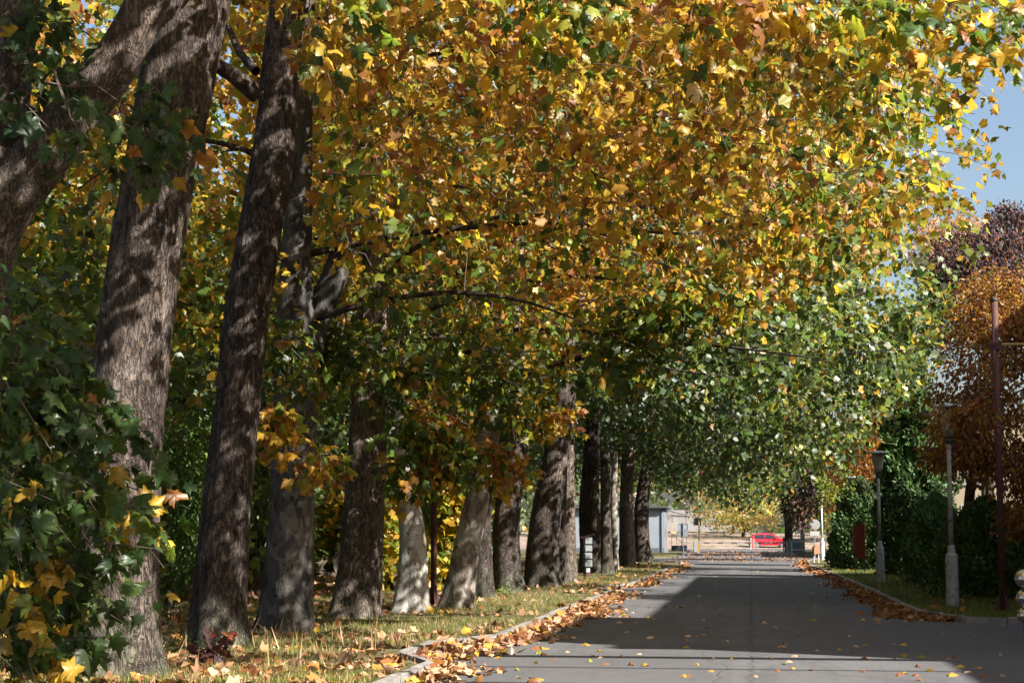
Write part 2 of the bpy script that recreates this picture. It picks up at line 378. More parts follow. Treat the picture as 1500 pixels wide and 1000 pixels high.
# verges: raised sheets
def verge(name, pts, mat=LAWN):
    mb = MB(); z = .09
    mb.v = [(x, y, z) for x, y in pts]+[(x, y, -.01) for x, y in pts]; n = len(pts)
    mb.f = [tuple(range(n))]+[(i, (i+1) % n, n+(i+1) % n, n+i) for i in range(n)]
    return mb.build(name, mat, kind='structure')
inn = [(x-.13, y) for x, y in LEFTK]
verge('lawn', inn+[(-60, 103), (-60, -10)])
verge('lawn', [(x+.10 if i > 2 else x, y+(.0 if i > 2 else .11)) for i, (x, y) in enumerate(RIGHTK)]+[(12, 109), (40, 109), (40, 32.1)])
verge('lawn', [(x+.1, y-.08) for x, y in RIGHTK2]+[(40, 23.6), (40, -10)])
verge('lawn', [(-70, 113), (-6.2, 113), (-5.2, 116), (-5.2, 156), (-70, 156)])
verge('lawn', [(70, 118), (3.9, 118), (3.4, 121), (3.6, 156), (70, 156)])
# bank beyond the street
mb = MB(); nx = 60
for i in range(nx+1):
    x = -80+i*160/nx
    for j, (y, z) in enumerate(((177, .02), (183, .5), (192, 1.3), (205, 1.7), (240, 1.9))):
        mb.v.append((x, y+.5*math.sin(i*1.7), z*(.85+.3*mnoise.noise(Vector((i*.4, j, 3))))+.0))
for i in range(nx):
    for j in range(4): a = i*5+j; mb.f.append((a, a+5, a+6, a+1))
m = MT('leaf covered bank').set(.95, .1); v = m.geo()
c = m.mix(m.ramp(m.noise(v, 1.5, 7, .7), [(.38, 0.), (.62, 1.)]), (.20, .13, .10), (.34, .27, .22))
c = m.mix(m.ramp(m.noise(v, .5, 4, .6), [(.5, 0.), (.62, .8)]), c, (.09, .11, .04)); m.col(c); m.bump(m.noise(v, 8, 5, .7), .8, .1)
mb.build('bank', m.m, smooth=True, kind='structure')

# kerbs: every stone its own piece
def kerb(name, line, L=1.0, wd=.13, h=.115):
    root = bpy.data.objects.new(name, None); COL.objects.link(root); root['kind'] = 'structure'
    me = [MB().box((0, 0, 0), (L-.018, wd, h*2)).mesh('kerb_stone', KERB, bevel=.012) for _ in range(1)]
    for v in range(3):
        m2 = me[0].copy(); me.append(m2)
        for q in m2.vertices: q.co += Vector((rnd(-.012, .012), rnd(-.012, .012), rnd(-.014, .010)))
    pts = [Vector((x, y, 0)) for x, y in line]; i = 0; pos = pts[0].copy(); k = 0; carry = 0
    seglen = [(pts[j+1]-pts[j]).length for j in range(len(pts)-1)]
    for j in range(len(pts)-1):
        d = (pts[j+1]-pts[j]).normalized(); n = max(1, round(seglen[j]/L)); st = seglen[j]/n
        for q in range(n):
            c = pts[j]+d*st*(q+.5)
            if c.y < 12 or (c.y > 14 and not (-200 < proj(np.array([[c.x, c.y, 0]]))[0][0] < 1700)): continue
            o = link('kerb_stone', random.choice(me), root); o.location = (c.x, c.y, .0+rnd(-.012, .008))
            o.rotation_euler = (rnd(-.05, .05), rnd(-.012, .012), math.atan2(d.y, d.x)+rnd(-.02, .02)); o.scale = (st/L, 1, 1)
    return root
kerb('kerb', LEFTK[:-1]); kerb('kerb', RIGHTK); kerb('kerb', RIGHTK2)

# ================================================================ TREES
def catmull(pts, rad, step=.25):
    out = []; rr = []; P_ = [Vector(p) for p in pts]; n = len(P_)
    for i in range(n-1):
        p0 = P_[max(i-1, 0)]; p1 = P_[i]; p2 = P_[i+1]; p3 = P_[min(i+2, n-1)]
        k = max(2, int((p2-p1).length/step))
        for j in range(k):
            t = j/k
            out.append(.5*((2*p1)+(p2-p0)*t+(2*p0-5*p1+4*p2-p3)*t*t+(3*p1-p0-3*p2+p3)*t**3)); rr.append(rad[i]*(1-t)+rad[i+1]*t)
    out.append(P_[-1]); rr.append(rad[-1]); return out, rr
def trunk_mesh(pts, rad, mat, k=40, step=.08, flare=.45, ridge=.03, seed=0):
    c, r = catmull(pts, rad, step); n = len(c); V = []; z0 = c[0].z; ph = [rnd(0, 6.28) for _ in range(4)]
    for i, p in enumerate(c):
        d = (c[min(i+1, n-1)]-c[max(i-1, 0)]).normalized(); u = d.cross(Vector((0, 1, 0))).normalized(); v = u.cross(d)
        hgt = max(0, p.z-z0); fl = flare*math.exp(-hgt/.38)
        for j in range(k):
            t = 2*math.pi*j/k
            lob = 1+fl*(.55+.45*math.sin(3*t+ph[0])+.35*math.sin(5*t+ph[1]))+.05*math.sin(2*t+ph[2]+p.z*.4)
            q = Vector((math.cos(t)*6*r[i], math.sin(t)*6*r[i], p.z*.9+seed*7))
            lob += .07*mnoise.noise(q*.45)+ridge*mnoise.noise(Vector((q.x*1.9, q.y*1.9, q.z*1.6)))+ridge*.7*mnoise.noise(Vector((q.x*4.5, q.y*4.5, q.z*3.5)))
            V.append(p+(u*math.cos(t)+v*math.sin(t))*r[i]*lob)
    F = [(i*k+j, i*k+(j+1) % k, (i+1)*k+(j+1) % k, (i+1)*k+j) for i in range(n-1) for j in range(k)]
    F.append(tuple((n-1)*k+j for j in range(k)))
    me = bpy.data.meshes.new('trunk'); me.from_pydata([tuple(q) for q in V], [], F); me.materials.append(mat); me.shade_smooth()
    return me, c, r

# trunk tables: photo px centre, py, radius px, distance
TR = [
 # name, Y, bark, [(px,py,r)...], label
 (19.9, 'mid', [(158, 1002, 66), (163, 900, 60), (178, 700, 54), (198, 500, 53), (225, 300, 53), (258, 120, 55), (285, 0, 56), (320, -150, 48), (345, -330, 36), (350, -520, 20)],
  'thickest plane tree at the left, flaking grey-brown trunk leaning right behind foreground leaves'),
 (23.1, 'dark', [(317, 958, 46), (318, 900, 43), (328, 750, 39), (342, 600, 36), (352, 480, 34), (370, 340, 33), (392, 200, 31), (402, 60, 29), (415, -80, 26), (430, -300, 18)],
  'dark straight plane tree with diagonal leaf shadows, small red seedling at its foot'),
 (26.9, 'grey', [(422, 932, 38), (424, 860, 37), (430, 750, 32), (436, 620, 30), (438, 500, 30), (440, 420, 24), (447, 250, 19), (455, 80, 16), (460, -100, 12)],
  'smooth grey plane tree in shade whose trunk forks into two stems'),
 (31.2, 'warm', [(522, 911, 33), (527, 840, 31), (534, 720, 29), (540, 600, 28), (547, 450, 24), (556, 300, 21), (562, 100, 17), (565, -80, 12)],
  'sunlit reddish grey plane tree with flaking bark beside the white-barked one'),
 (33.2, 'white', [(601, 903, 24), (604, 840, 21), (603, 780, 19), (594, 720, 16), (588, 640, 14), (586, 540, 12), (590, 400, 10)],
  'slim plane tree with almost white bark and scars, left of the red pole'),
 (35.4, 'pale', [(668, 897, 22), (678, 840, 20), (690, 780, 19), (703, 720, 17), (716, 650, 16), (738, 550, 15), (757, 430, 13), (775, 300, 10)],
  'slanting pale plane tree leaning right, just right of the red pole'),
 (41.6, 'dark', [(708, 881, 18), (706, 830, 16), (706, 770, 14), (712, 690, 13), (722, 560, 11), (728, 450, 9)],
  'narrow dark plane tree with flared foot behind the slanting pale one'),
 (44.7, 'dark', [(746, 871, 24), (743, 830, 22), (741, 770, 20), (748, 690, 19), (757, 580, 17), (764, 450, 13), (768, 300, 10)],
  'broad dark brown plane tree dappled with light, middle of the row'),
 (48.4, 'mid', [(796, 864, 24), (795, 820, 23), (800, 760, 22), (813, 680, 19), (826, 590, 16), (838, 480, 12)],
  'stout plane tree with mossy lit foot leaning slightly right, mid row'),
 (50.5, 'dark', [(820, 861, 9), (820, 800, 8), (822, 720, 8), (826, 600, 6)], 'thin dark trunk squeezed between the stout leaning tree and a pale one'),
 (54.0, 'warm', [(835, 857, 11), (834, 810, 10), (832, 740, 10), (833, 640, 8), (838, 540, 6)], 'pale sunlit plane tree just left of the grey meter boxes'),
 (68.0, 'dark', [(866, 842, 18), (866, 800, 16), (864, 740, 15), (868, 650, 12), (872, 560, 8)], 'dark plane tree directly behind the grey meter boxes'),
 (66.0, 'mid', [(889, 843, 9), (888, 800, 8.5), (887, 750, 8), (886, 660, 7)], 'lichen-grey plane tree just right of the meter boxes'),
 (75.0, 'pale', [(901, 838, 5.5), (900, 800, 5), (899, 740, 5), (900, 660, 4)], 'thin whitish trunk far down the row'),
 (85.0, 'warm', [(918, 831, 13), (919, 795, 12), (918, 740, 11), (922, 650, 9), (930, 560, 6)], 'far plane tree with one bright edge, second from the row end'),
 (95.0, 'dark', [(943, 825, 12), (940, 790, 11), (940, 740, 10), (948, 680, 8), (958, 600, 6)], 'dark plane tree ending the row, beside the pale gatehouse wall'),
]
ROW = 'plane trees in a row along the left kerb'
trees = []
for i, (Y, bk, pts, lab) in enumerate(TR):
    b = G(pts[0][0], pts[0][1]); Y = b.y
    root = empty('plane_tree', (b.x, b.y, 0.05), label=lab, cat='tree', group=ROW)
    wp = [P(px, py, Y)-Vector((b.x, b.y, .05)) for px, py, r in pts]; wp[0].z = -.05
    # limited lean towards or away from the road row, never a flat picture
    for q, p in enumerate(wp): p.y += .25*math.sin(i*2.1)*max(0, p.z)*.25
    wr = [r/FPX*Y*(1.08 if i == 0 else 1.0) for _, _, r in pts]
    near = Y < 40
    me, c, r = trunk_mesh(wp, wr, BARKS[bk], k=56 if near else 28, step=.05 if near else .15, ridge=.05 if bk in ('dark', 'mid', 'warm') else .02, seed=i, flare=.42)
    link('trunk', me, root)
    trees.append(dict(root=root, base=Vector((b.x, b.y, .05)), c=c, r=r, bark=BARKS[bk], skel=[], near=near, Y=Y))
# foreground tree at the far left edge (trunk leaves the frame)
b0 = Vector((-6.1, 14.2, .05))
r0 = empty('plane_tree', b0, label='nearest plane tree at the left edge, forked pinkish trunk with low leafy shoots', cat='tree', group=ROW)
w0 = [P(px, py, 14.2)-b0 for px, py in ((-90, 1135), (-80, 900), (-50, 600), (-8, 320), (14, 100), (35, -60), (60, -300))]; w0[0].z = -.05
me, c, r = trunk_mesh(w0, [.40, .33, .27, .22, .2, .18, .13], BARKS['warm'], k=56, step=.05, ridge=.03, seed=31); link('trunk', me, r0)
t0 = dict(root=r0, base=b0, c=c, r=r, bark=BARKS['warm'], skel=[], near=True, Y=14.2)
w1 = [P(px, py, 14.0)-b0 for px, py in ((-25, 640), (-45, 470), (-15, 345), (45, 250), (110, 170), (170, 90), (225, -20), (290, -200))]
me, _, _ = trunk_mesh(w1, [.12, .22, .24, .23, .21, .19, .17, .12], BARKS['warm'], k=48, step=.05, flare=0, ridge=.03, seed=41); link('branch', me, r0)

# second stem and limbs
def branch(tree, pts, rad, name='branch', k=12, step=.15):
    me, c, r = trunk_mesh(pts, rad, tree['bark'] if tree['near'] and rad[0] > .12 else BARKS['dark'], k=k, step=step, flare=0, ridge=.04, seed=random.randint(0, 99))
    link(name, me, tree['root']); tree['skel'] += [p+tree['base'] for p in c[2:]]
def rel(tree, *pp): return [P(x, y, tree['Y']+(q[0] if q else 0))-tree['base'] for x, y, *q in pp]
t3 = trees[2]; branch(t3, rel(t3, (440, 560), (462, 470), (492, 400), (515, 310), (532, 190), (545, 60)), [.26, .24, .21, .18, .15, .1], k=24)
t2 = trees[1]; branch(t2, rel(t2, (378, 140), (352, 118, -.2), (325, 100, -.5), (290, 85, -1)), [.13, .12, .10, .07])
branch(t2, rel(t2, (375, 105), (350, 75, .3), (335, 40, .6)), [.07, .05, .04])
t6 = trees[5]
for ti, tr in enumerate(trees+[t0]):
    if tr['Y'] > 40: continue
    c = tr['c']; base = tr['base']
    hi = [p for p in c if p.z > 4.2]
    tr['skel'] += [p+base for p in hi[::6]]
    nb = 6 if tr['near'] else 3
    for q in range(nb):
        if not hi: break
        st = hi[int((q+.5)/nb*len(hi))]; right = q % 3 != 2
        if tr is t0 and right is False: continue
        Lh = rnd(4.5, 7.5) if right else rnd(3, 5); ang = rnd(-.55, .55)+(0 if right else math.pi)
        if tr['Y'] < 25 and st.z < 7.5: continue
        dx, dy = math.cos(ang)*Lh, math.sin(ang)*Lh; pk = rnd(.4, 1.1)
        pts = [st, st+Vector((dx*.25, dy*.25, pk*.7)), st+Vector((dx*.55, dy*.55, pk)), st+Vector((dx*.8, dy*.8, pk*.6)), st+Vector((dx, dy, rnd(-.3, .5)))]
        rr = .058 if tr['near'] else .08
        branch(tr, pts, [rr, rr*.8, rr*.6, rr*.4, rr*.18], k=8, step=.3)

# ---- row crown clusters
def zb_near(X, Y):
    z = np.interp(X, [-18, -9, -7, -4.5, -2.5, -.5, 1, 2.2, 4], [3.2, 3.8, 5.1, 5.0, 5.2, 5.7, 6.2, 6.5, 6.9])
    return z+np.interp(Y, [14, 18, 23, 34, 40], [1.3, .75, .1, .35, 1.2])
def cand(n, lo, hi): return RNG.random((n, 3))*(np.array(hi)-np.array(lo))+np.array(lo)
NEARD = 2.35
# over the road, in front
lo, hi_ = (-8, 15.2, 3.5), (4.2, 40, 13.2); vol = np.prod(np.array(hi_)-np.array(lo))
p = cand(int(vol*NEARD*.93), lo, hi_); px, py = proj(p)
f = sfield(p, 2.6); f2 = sfield(p[:, [1, 2, 0]], 7)
XR = np.interp(p[:, 1], [15, 20, 27, 31, 36, 40], [3.45, 3.6, 3.8, 3.2, 2.1, .6])+.5*f2*.6-np.clip(p[:, 2]-9.5, 0, 9)*.1
ok = (p[:, 2] > zb_near(p[:, 0], p[:, 1])+.35*f2) & (p[:, 0] < XR) & (f > -.3) & (py > -260) & (px < 1640)
ok &= ~((p[:, 1] < 24.6) & (px < 445) & (p[:, 2] < 9.5))
ok &= ~((p[:, 1] < 27.5) & (px < 480) & (py > 120))
nearA = p[ok]
# behind the trunks, to the left
lo, hi_ = (-19, 25.5, 2.4), (-7.2, 48, 14.5); vol = np.prod(np.array(hi_)-np.array(lo))
p = cand(int(vol*1.2), lo, hi_); px, py = proj(p); f = sfield(p, 3.2)
ok = (p[:, 2] > zb_near(p[:, 0], p[:, 1])+.4*f) & (f > -.5) & (py > -200) & (px > -120)
nearB = p[ok]
# hanging clumps
def blob(n, c, rad): 
    q = RNG.normal(size=(n, 3)); q = nrm(q)*(RNG.random((n, 1))**(1/2.2))
    return q*np.array(rad)+np.array(c)
def bpx(n, px, py, Y, rpx, rpy, ry): c = P(px, py, Y); return blob(n, c, (rpx/FPX*Y, ry, rpy/FPX*Y))
clumps = np.concatenate([bpx(16, 500, 510, 27.5, 60, 30, .7), bpx(14, 920, 470, 27, 60, 34, .6), bpx(24, 1000, 430, 27, 80, 28, .8), bpx(8, 890, 495, 27, 12, 22, .3), bpx(14, 640, 520, 31, 80, 40, 1.)])
bright = np.concatenate([bpx(22, 612, 630, 28, 42, 55, .6), bpx(20, 665, 670, 28, 50, 26, .4), bpx(12, 735, 672, 28.5, 42, 14, .4), bpx(6, 580, 690, 28, 18, 20, .3)])
clumps = np.concatenate([clumps, bpx(26, 735, 545, 30, 60, 55, .9), bpx(22, 590, 545, 29, 40, 60, .8), bpx(12, 420, 520, 25.5, 40, 40, .6)])
lowg = np.concatenate([bpx(18, 830, 545, 40, 60, 40, 1.), bpx(18, 700, 595, 37, 80, 36, 1.1), bpx(18, 750, 615, 36, 60, 14, .7), bpx(8, 800, 608, 36, 40, 6, .4), bpx(9, 400, 615, 24.5, 20, 26, .4), bpx(7, 455, 665, 24.5, 40, 10, .3)])
# middle and far row crowns over the road
lo, hi_ = (-13, 42.5, 2.4), (7.6, 104, 15.5); vol = np.prod(np.array(hi_)-np.array(lo))
p = cand(int(vol*1.75), lo, hi_); px, py = proj(p); f = sfield(p, 3.4); f2 = sfield(p[:, [1, 2, 0]], 8)
zb = np.interp(p[:, 0], [-13, -7, -4.5, -1, 2, 4, 6.2, 7.5], [5.2, 6.4, 5.7, 4.7, 4.4, 4.9, 6.6, 8.3])-np.interp(p[:, 1], [45, 60, 80, 100], [-.9, 0, .4, .9])
XR = np.interp(p[:, 2], [4, 6, 8.8, 12, 16], [3.6, 5.1, 6.5, 5.4, 3.4])+.45*f2-np.interp(p[:, 1], [43, 48, 60, 85, 104], [1.2, .6, 0, .9, 3.2])
ok = (p[:, 2] > zb+.5*f2) & (p[:, 0] < XR) & (f > np.interp(p[:, 0], [-4, 3], [-.25, .0])) & (py > -60) & (py < 800)
mid_ = p[ok]

def assign(pc, cands):
    d = np.stack([np.abs(pc[:, 1]-t['base'].y-1.5*np.sin(pc[:, 2]*1.7+pc[:, 0]*.6))+.25*np.abs(pc[:, 0]-t['base'].x)*0 for t in cands], axis=1)
    return d.argmin(1)
def near_mix(pos):
    """position dependent leaf kinds: orange/gold high, green lower left, fresh yellow green at the outer right"""
    px, py = pos[:, 0], pos[:, 2]; f = sfield(pos, 4.2)*.55+sfield(pos[:, [2, 0, 1]], 1.6)*.35
    g = np.interp(pos[:, 2]-.30*np.clip(pos[:, 0], -9, 4)*0, [3.6, 5.2, 6.4, 8.0], [.95, .25, -.55, -.75])+f*.55
    g = g+np.where(pos[:, 0] > 1.0, .5, 0)+np.interp(pos[:, 0], [-9, -5, -3], [.6, .45, 0])
    return g
def colours(pos, mixes, g, edges):
    n = len(pos); out = np.empty((n, 3)); k = np.digitize(g, edges)
    for i, mx in enumerate(mixes):
        s = k == i
        if s.any(): out[s] = palcol(int(s.sum()), mx)
    return out
MIXN = [dict(gy=5, o=2.4, y=2.2, b=2.2, yg=2, lg=1.2, g=.8, cr=.5), dict(gy=4, y=2.4, o=1.4, yg=2.2, lg=1.6, b=1, g=1.2), dict(yg=2.5, y=1.6, lg=2.5, g=2, gy=1, o=.5), dict(g=4, lg=2, bg=1.4, yg=1, gy=.5)]
EDN = [-.35, .1, .6]
def crown_for(tr, pc, nl, size, T, g, mixes, edges, nobj=0, twigs=False, ax_out=(.5, -.3, 0), L=.75, spread=.22, stuffname='crown', Tobj=None, mat=None, bright_edge=False):
    if len(pc) == 0: return
    base = np.array(tr['base']); ax = perp_axes(len(pc), np.array(ax_out), .7, .45)
    pos, tip, nor, sz, ci = sprays(pc, ax, nl, L=L, spread=spread, size=size)
    gg = g(pos)+.25*RNG.normal(size=len(pc))[ci]; col = colours(pos, mixes, gg, edges)
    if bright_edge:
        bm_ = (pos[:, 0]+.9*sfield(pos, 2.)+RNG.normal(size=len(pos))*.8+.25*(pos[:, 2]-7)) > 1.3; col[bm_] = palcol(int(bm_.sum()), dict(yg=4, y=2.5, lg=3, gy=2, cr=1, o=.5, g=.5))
    keep = np.ones(len(pos), bool)
    if nobj:
        px, py = proj(pos); infr = (px > -20) & (px < 1520) & (py > -20) & (py < 1010)
        d = pos[:, 1]-sz*14+np.where(infr, 0, 1e3); idx = np.argsort(d)[:nobj]; idx = idx[infr[idx]]
        if len(idx) > 4:
            keep[idx] = False; key = np.argsort(col[idx].sum(1)); groups = np.array_split(idx[key], 24)
            for gi in groups:
                if len(gi) == 0: continue
                z1 = np.zeros((1, 3)); me = leaf_mesh('leaf', z1, np.array([[0, 1., 0]]), np.array([[0, 0, 1.]]), np.ones(1), col[gi].mean(0)[None], Tobj or T, LEAF)
                for i in gi:
                    y = tip[i]; x = np.cross(y, nor[i]); x /= np.linalg.norm(x); z = np.cross(x, y)
                    o = link('leaf', me, tr['root'])
                    M = Matrix(((x[0], y[0], z[0], 0), (x[1], y[1], z[1], 0), (x[2], y[2], z[2], 0), (0, 0, 0, 1)))
                    o.matrix_basis = Matrix.Translation(Vector(pos[i]-base)) @ M @ Matrix.Scale(float(sz[i]), 4)
    me = leaf_mesh(stuffname, (pos-base)[keep], tip[keep], nor[keep], sz[keep], col[keep], T, mat or LEAF)
    link(stuffname, me, tr['root'], kind='stuff')
    if twigs and tr['skel']:
        sk = np.array([tuple(q) for q in tr['skel']]); mb = MB(); nsk = len(sk)
        dd0 = np.array([((sk-c)**2).sum(1).min() for c in pc]); nodes = np.concatenate([sk, np.zeros((len(pc), 3))]); cnt = nsk
        for i in np.argsort(dd0):
            a = ax[i]; c = pc[i]; dist = np.sqrt(((nodes[:cnt]-c)**2).sum(1))*RNG.uniform(.8, 1.3, cnt)+.5*np.maximum(0, c[2]-nodes[:cnt, 2]-.6); j = dist.argmin()
            s = nodes[j]-c; Ls = math.sqrt((s**2).sum()); nodes[cnt] = c; cnt += 1
            e_ = tuple(c+a*L-np.array([0, 0, .2])-base)
            if Ls > 2.0 or (tr['Y'] > 15 and c[0] < -4.5 and Ls > 1.3): mb.tube([tuple(c-base), e_], [.005, .002], k=3, cap=False); continue
            w_ = np.array([0, 0, .15])*Ls; j1 = RNG.normal(size=3)*.06*Ls; j2 = RNG.normal(size=3)*.06*Ls; r0_ = .016 if j < nsk else .010
            mb.tube([tuple(c+s-base), tuple(c+s*.7+w_+j1-base), tuple(c+s*.35+w_+j2-base), tuple(c-base), e_], [r0_, r0_*.85, r0_*.75, .007, .002], k=3, cap=False)
        mb.build('twig', TWIG, tr['root'], kind='stuff')
m = MT('twig bark').set(.8, .3); v = m.geo(); m.col(m.ramp(m.noise(v, 20, 3, .6), [(.3, (.05, .035, .028)), (.7, (.13, .10, .08))])); TWIG = m.m

crown_for(trees[3], bright, 11, .17, HI, lambda q: .0+.7*sfield(q, 1.), [MIXN[0], dict(gy=3, o=3, b=1, y=1), dict(lg=3, g=2, yg=1, gy=1), dict(g=3, lg=2)], [-.5, .1, .7], twigs=True, L=.45, spread=.2)
crown_for(trees[4], lowg, 12, .17, HI, lambda q: .3+.7*sfield(q, 1.), MIXN, EDN, twigs=True, L=.45, spread=.22)
nearT = trees[:7]; near_all = np.concatenate([nearA, clumps])
ia = assign(near_all, nearT); ib = assign(nearB, nearT)
for k, tr in enumerate(nearT):
    pc = near_all[ia == k]
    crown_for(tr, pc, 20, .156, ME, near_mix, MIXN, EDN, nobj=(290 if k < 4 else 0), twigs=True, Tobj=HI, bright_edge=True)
    pc = nearB[ib == k]
    crown_for(tr, pc, 14, .185, LO, lambda q: near_mix(q)+.15, MIXN, EDN, twigs=False, stuffname='crown')
MIXM = [dict(y=2, yg=4, gy=1.5, o=.7, lg=3, g=.6), dict(yg=2.4, lg=5, g=2, y=.6, gy=.3, sg=.6), dict(g=4, lg=3, bg=1.5, yg=.6, sg=1, gy=.3, o=.15), dict(g=3, bg=3, lg=1.2, sg=1.2, o=.2)]
def mid_mix(q):
    return np.interp(q[:, 0], [-8, -2, 3, 6], [.8, .45, -.15, -.4])+np.interp(q[:, 2], [4, 8, 12], [.25, .0, -.3])+.30*sfield(q, 5)+.28-np.interp(q[:, 1], [70, 100], [0, .2])
midT = trees[7:]; im = assign(mid_, midT)
for k, tr in enumerate(midT):
    crown_for(tr, mid_[im == k], 15, .192, LO, mid_mix, MIXM, [-.45, .05, .6], L=.9, spread=.32, mat=LEAFG)
# foreground shoots of the nearest tree
fg = np.concatenate([bpx(20, 25, 570, 12.6, 60, 110, .7), bpx(18, 25, 760, 12.6, 60, 100, .6), bpx(19, 30, 930, 12.6, 70, 85, .5), bpx(6, 135, 610, 13.4, 45, 70, .4),
   bpx(6, 130, 720, 13.2, 60, 40, .4), bpx(6, 105, 840, 13, 50, 50, .4), bpx(3, 165, 800, 12.6, 25, 14, .2),
   bpx(5, 150, 175, 13.2, 90, 40, .6), bpx(6, 215, 160, 13.8, 45, 25, .3), bpx(4, 30, 150, 13.6, 40, 30, .5), bpx(5, 10, 440, 13.4, 30, 40, .5), bpx(7, 80, 50, 14, 60, 40, .5)])
t0['skel'] = [P(x, y, 13.4) for x, y in ((-40, 300), (-40, 450), (-30, 600), (-20, 750), (-20, 900), (0, 150), (60, 120), (0, 850), (20, 700), (20, 560), (40, 950))]
def fgmix(q): px_, py_ = proj(q); return .88+.3*sfield(q, 1.2)-np.where((py_ > 800) & (px_ < 110), .35, 0)-np.where((py_ > 700) & (px_ < 90), .2, 0)+.15*RNG.normal(size=len(q))
crown_for(t0, fg, 10, .155, HI, fgmix, [MIXN[0], dict(y=2, gy=2, o=1, g=2, lg=1), dict(g=4, lg=1.4, bg=2, yg=.8, gy=.8, o=.4), dict(g=4, bg=4, dg=2)], [-.1, .35, .8], nobj=295, twigs=True, L=.5, spread=.24, ax_out=(.7, 0, 0))
# unseen next tree of the row, added so its crown shades the nearest shoots
bN = Vector((-7.6, 7.2, .05)); rN = empty('plane_tree', bN, label='unseen plane tree added beside the camera, left of the picture, its crown shading the nearest shoots', cat='tree', group=ROW)
me, c, r = trunk_mesh([Vector(q) for q in ((0, 0, -.05), (0, 0, 2), (.1, 0, 5), (.3, 0, 9))], [.45, .38, .34, .25], BARKS['mid'], k=24, step=.3); link('trunk', me, rN)
tN = dict(root=rN, base=bN, c=c, r=r, bark=BARKS['mid'], skel=[], near=True, Y=7.2)
q = RNG.random((1500, 3))*np.array([8.5, 11, 6])+np.array([-6.5, 2, 4.6]); px, py = proj(q)
q = q[(py < -330) & (sfield(q, 2.4) > -.6) & (q[:, 2] > 4.6+.12*np.abs(q[:, 0]+3))]
crown_for(tN, q, 14, .2, LO, near_mix, MIXN, EDN)
q = RNG.random((1300, 3))*np.array([8.5, 13, 4.5])+np.array([-7.5, 12, 8.6]); px, py = proj(q)  # unseen leaf layer added above the frame to shade the upper near trunks
q = q[(py < -255) & (sfield(q, 2.2) > .15)]
for k, tr in enumerate(nearT[:3]): crown_for(tr, q[k::3], 10, .26, LO, near_mix, MIXN, EDN)
hang = np.concatenate([bpx(12, 790, -5, 16.5, 140, 22, .6), bpx(6, 1040, 20, 15.5, 30, 30, .3), bpx(6, 1150, 5, 16, 100, 15, .4), bpx(8, 1440, 50, 17, 70, 50, .7), bpx(6, 1300, 20, 16.5, 60, 20, .4), bpx(6, 520, -10, 16, 60, 15, .4)])
crown_for(t0, hang, 9, .17, HI, lambda q: .35+.6*sfield(q, 1.5), MIXN, EDN, L=.5, spread=.2, ax_out=(.7, 0, 0))

# ---------------------------------------------------------------- other trees and shrubs
def small_tree(name, base, trunk_pts, trunk_r, bark, blobs, mix, nl, size, T, label, cat, mat=LEAF, group=None, L=.5, spread=.2, droop=.6, crown='crown', up=.45, dens=1.0, shade=1, limbs=True, rn=.75, holes=-.9):
    root = empty(name, base, label=label, cat=cat, group=group)
    b = np.array(base)
    if trunk_pts:
        me, c, r = trunk_mesh([Vector(q) for q in trunk_pts], trunk_r, bark, k=16, step=.25, flare=.3, ridge=.03, seed=random.randint(0, 50)); link('trunk', me, root)
        if limbs:
            mb = MB(); top = Vector(trunk_pts[-1]); midp = Vector(trunk_pts[-2])
            for (n, cc, rr) in blobs:
                for q in range(3):
                    e = Vector(cc)-Vector(base)+Vector((rnd(-.6, .6)*rr[0], rnd(-.6, .6)*rr[1], rnd(-.3, .6)*rr[2])); s = midp.lerp(top, rnd(0, 1))
                    mb.tube([s, s.lerp(e, .5)+Vector((0, 0, .15)), e], [trunk_r[-1]*.6, trunk_r[-1]*.35, .01], k=5, cap=False)
            mb.build('branch', bark, root)
    cl = np.concatenate([blob(int(n*dens), cc, rr) for n, cc, rr in blobs])
    f = sfield(cl, 1.8); cl = cl[f > holes]
    ctr = cl.mean(0); out = nrm(cl-ctr)
    ax = nrm(out*.8+RNG.normal(size=cl.shape)*.5+np.array([0, 0, .1-droop*.4]))
    pos, tip, nor, sz, ci = sprays(cl, ax, nl, L=L, spread=spread, size=size, droop=droop, up=up, rnd_n=rn)
    pos[:, 2] = np.maximum(pos[:, 2], .1)
    col = palcol(len(pos), mix, shade=shade)
    link(crown, leaf_mesh(crown, pos-b, tip, nor, sz, col, T, mat), root, kind='stuff'); return root
V3 = lambda *a: tuple(a)
def PB(n, px, py, Y, rx, rz, ry): q = P(px, py, Y); return (n, tuple(q), (rx/FPX*Y, ry, rz/FPX*Y))
# ornamental orange tree at right
b = G(1424, 878); 
small_tree('cherry_tree', (b.x, b.y+1, .05), [(0, 0, -.05), (.05, 0, 1.2), (.15, 0, 2.6), (.5, 0, 4), (1, 0, 5.5)], [.16, .13, .12, .09, .05], BARKS['dark'],
  [PB(440, 1478, 470, 41, 85, 74, 2.0), PB(420, 1455, 585, 40, 85, 75, 2.0), PB(240, 1500, 670, 39, 60, 45, 1.5), PB(110, 1415, 625, 39, 40, 35, 1.), PB(240, 1545, 520, 42, 70, 110, 2), PB(90, 1430, 660, 39, 45, 22, .9), PB(60, 1385, 660, 41, 28, 14, .6), PB(60, 1490, 745, 38.5, 25, 22, .5), PB(40, 1425, 600, 34.6, 30, 16, .4), PB(26, 1380, 612, 34.8, 14, 12, .3), PB(22, 1415, 655, 34.8, 16, 12, .3)],
  dict(gy=3, o=3, b=4, y=.3, rd=.6), 12, .14, OV, 'orange and russet cherry tree with drooping oval leaves over the right lamp post', 'tree', L=.4, spread=.16, droop=.9, holes=-.4, shade=.75)
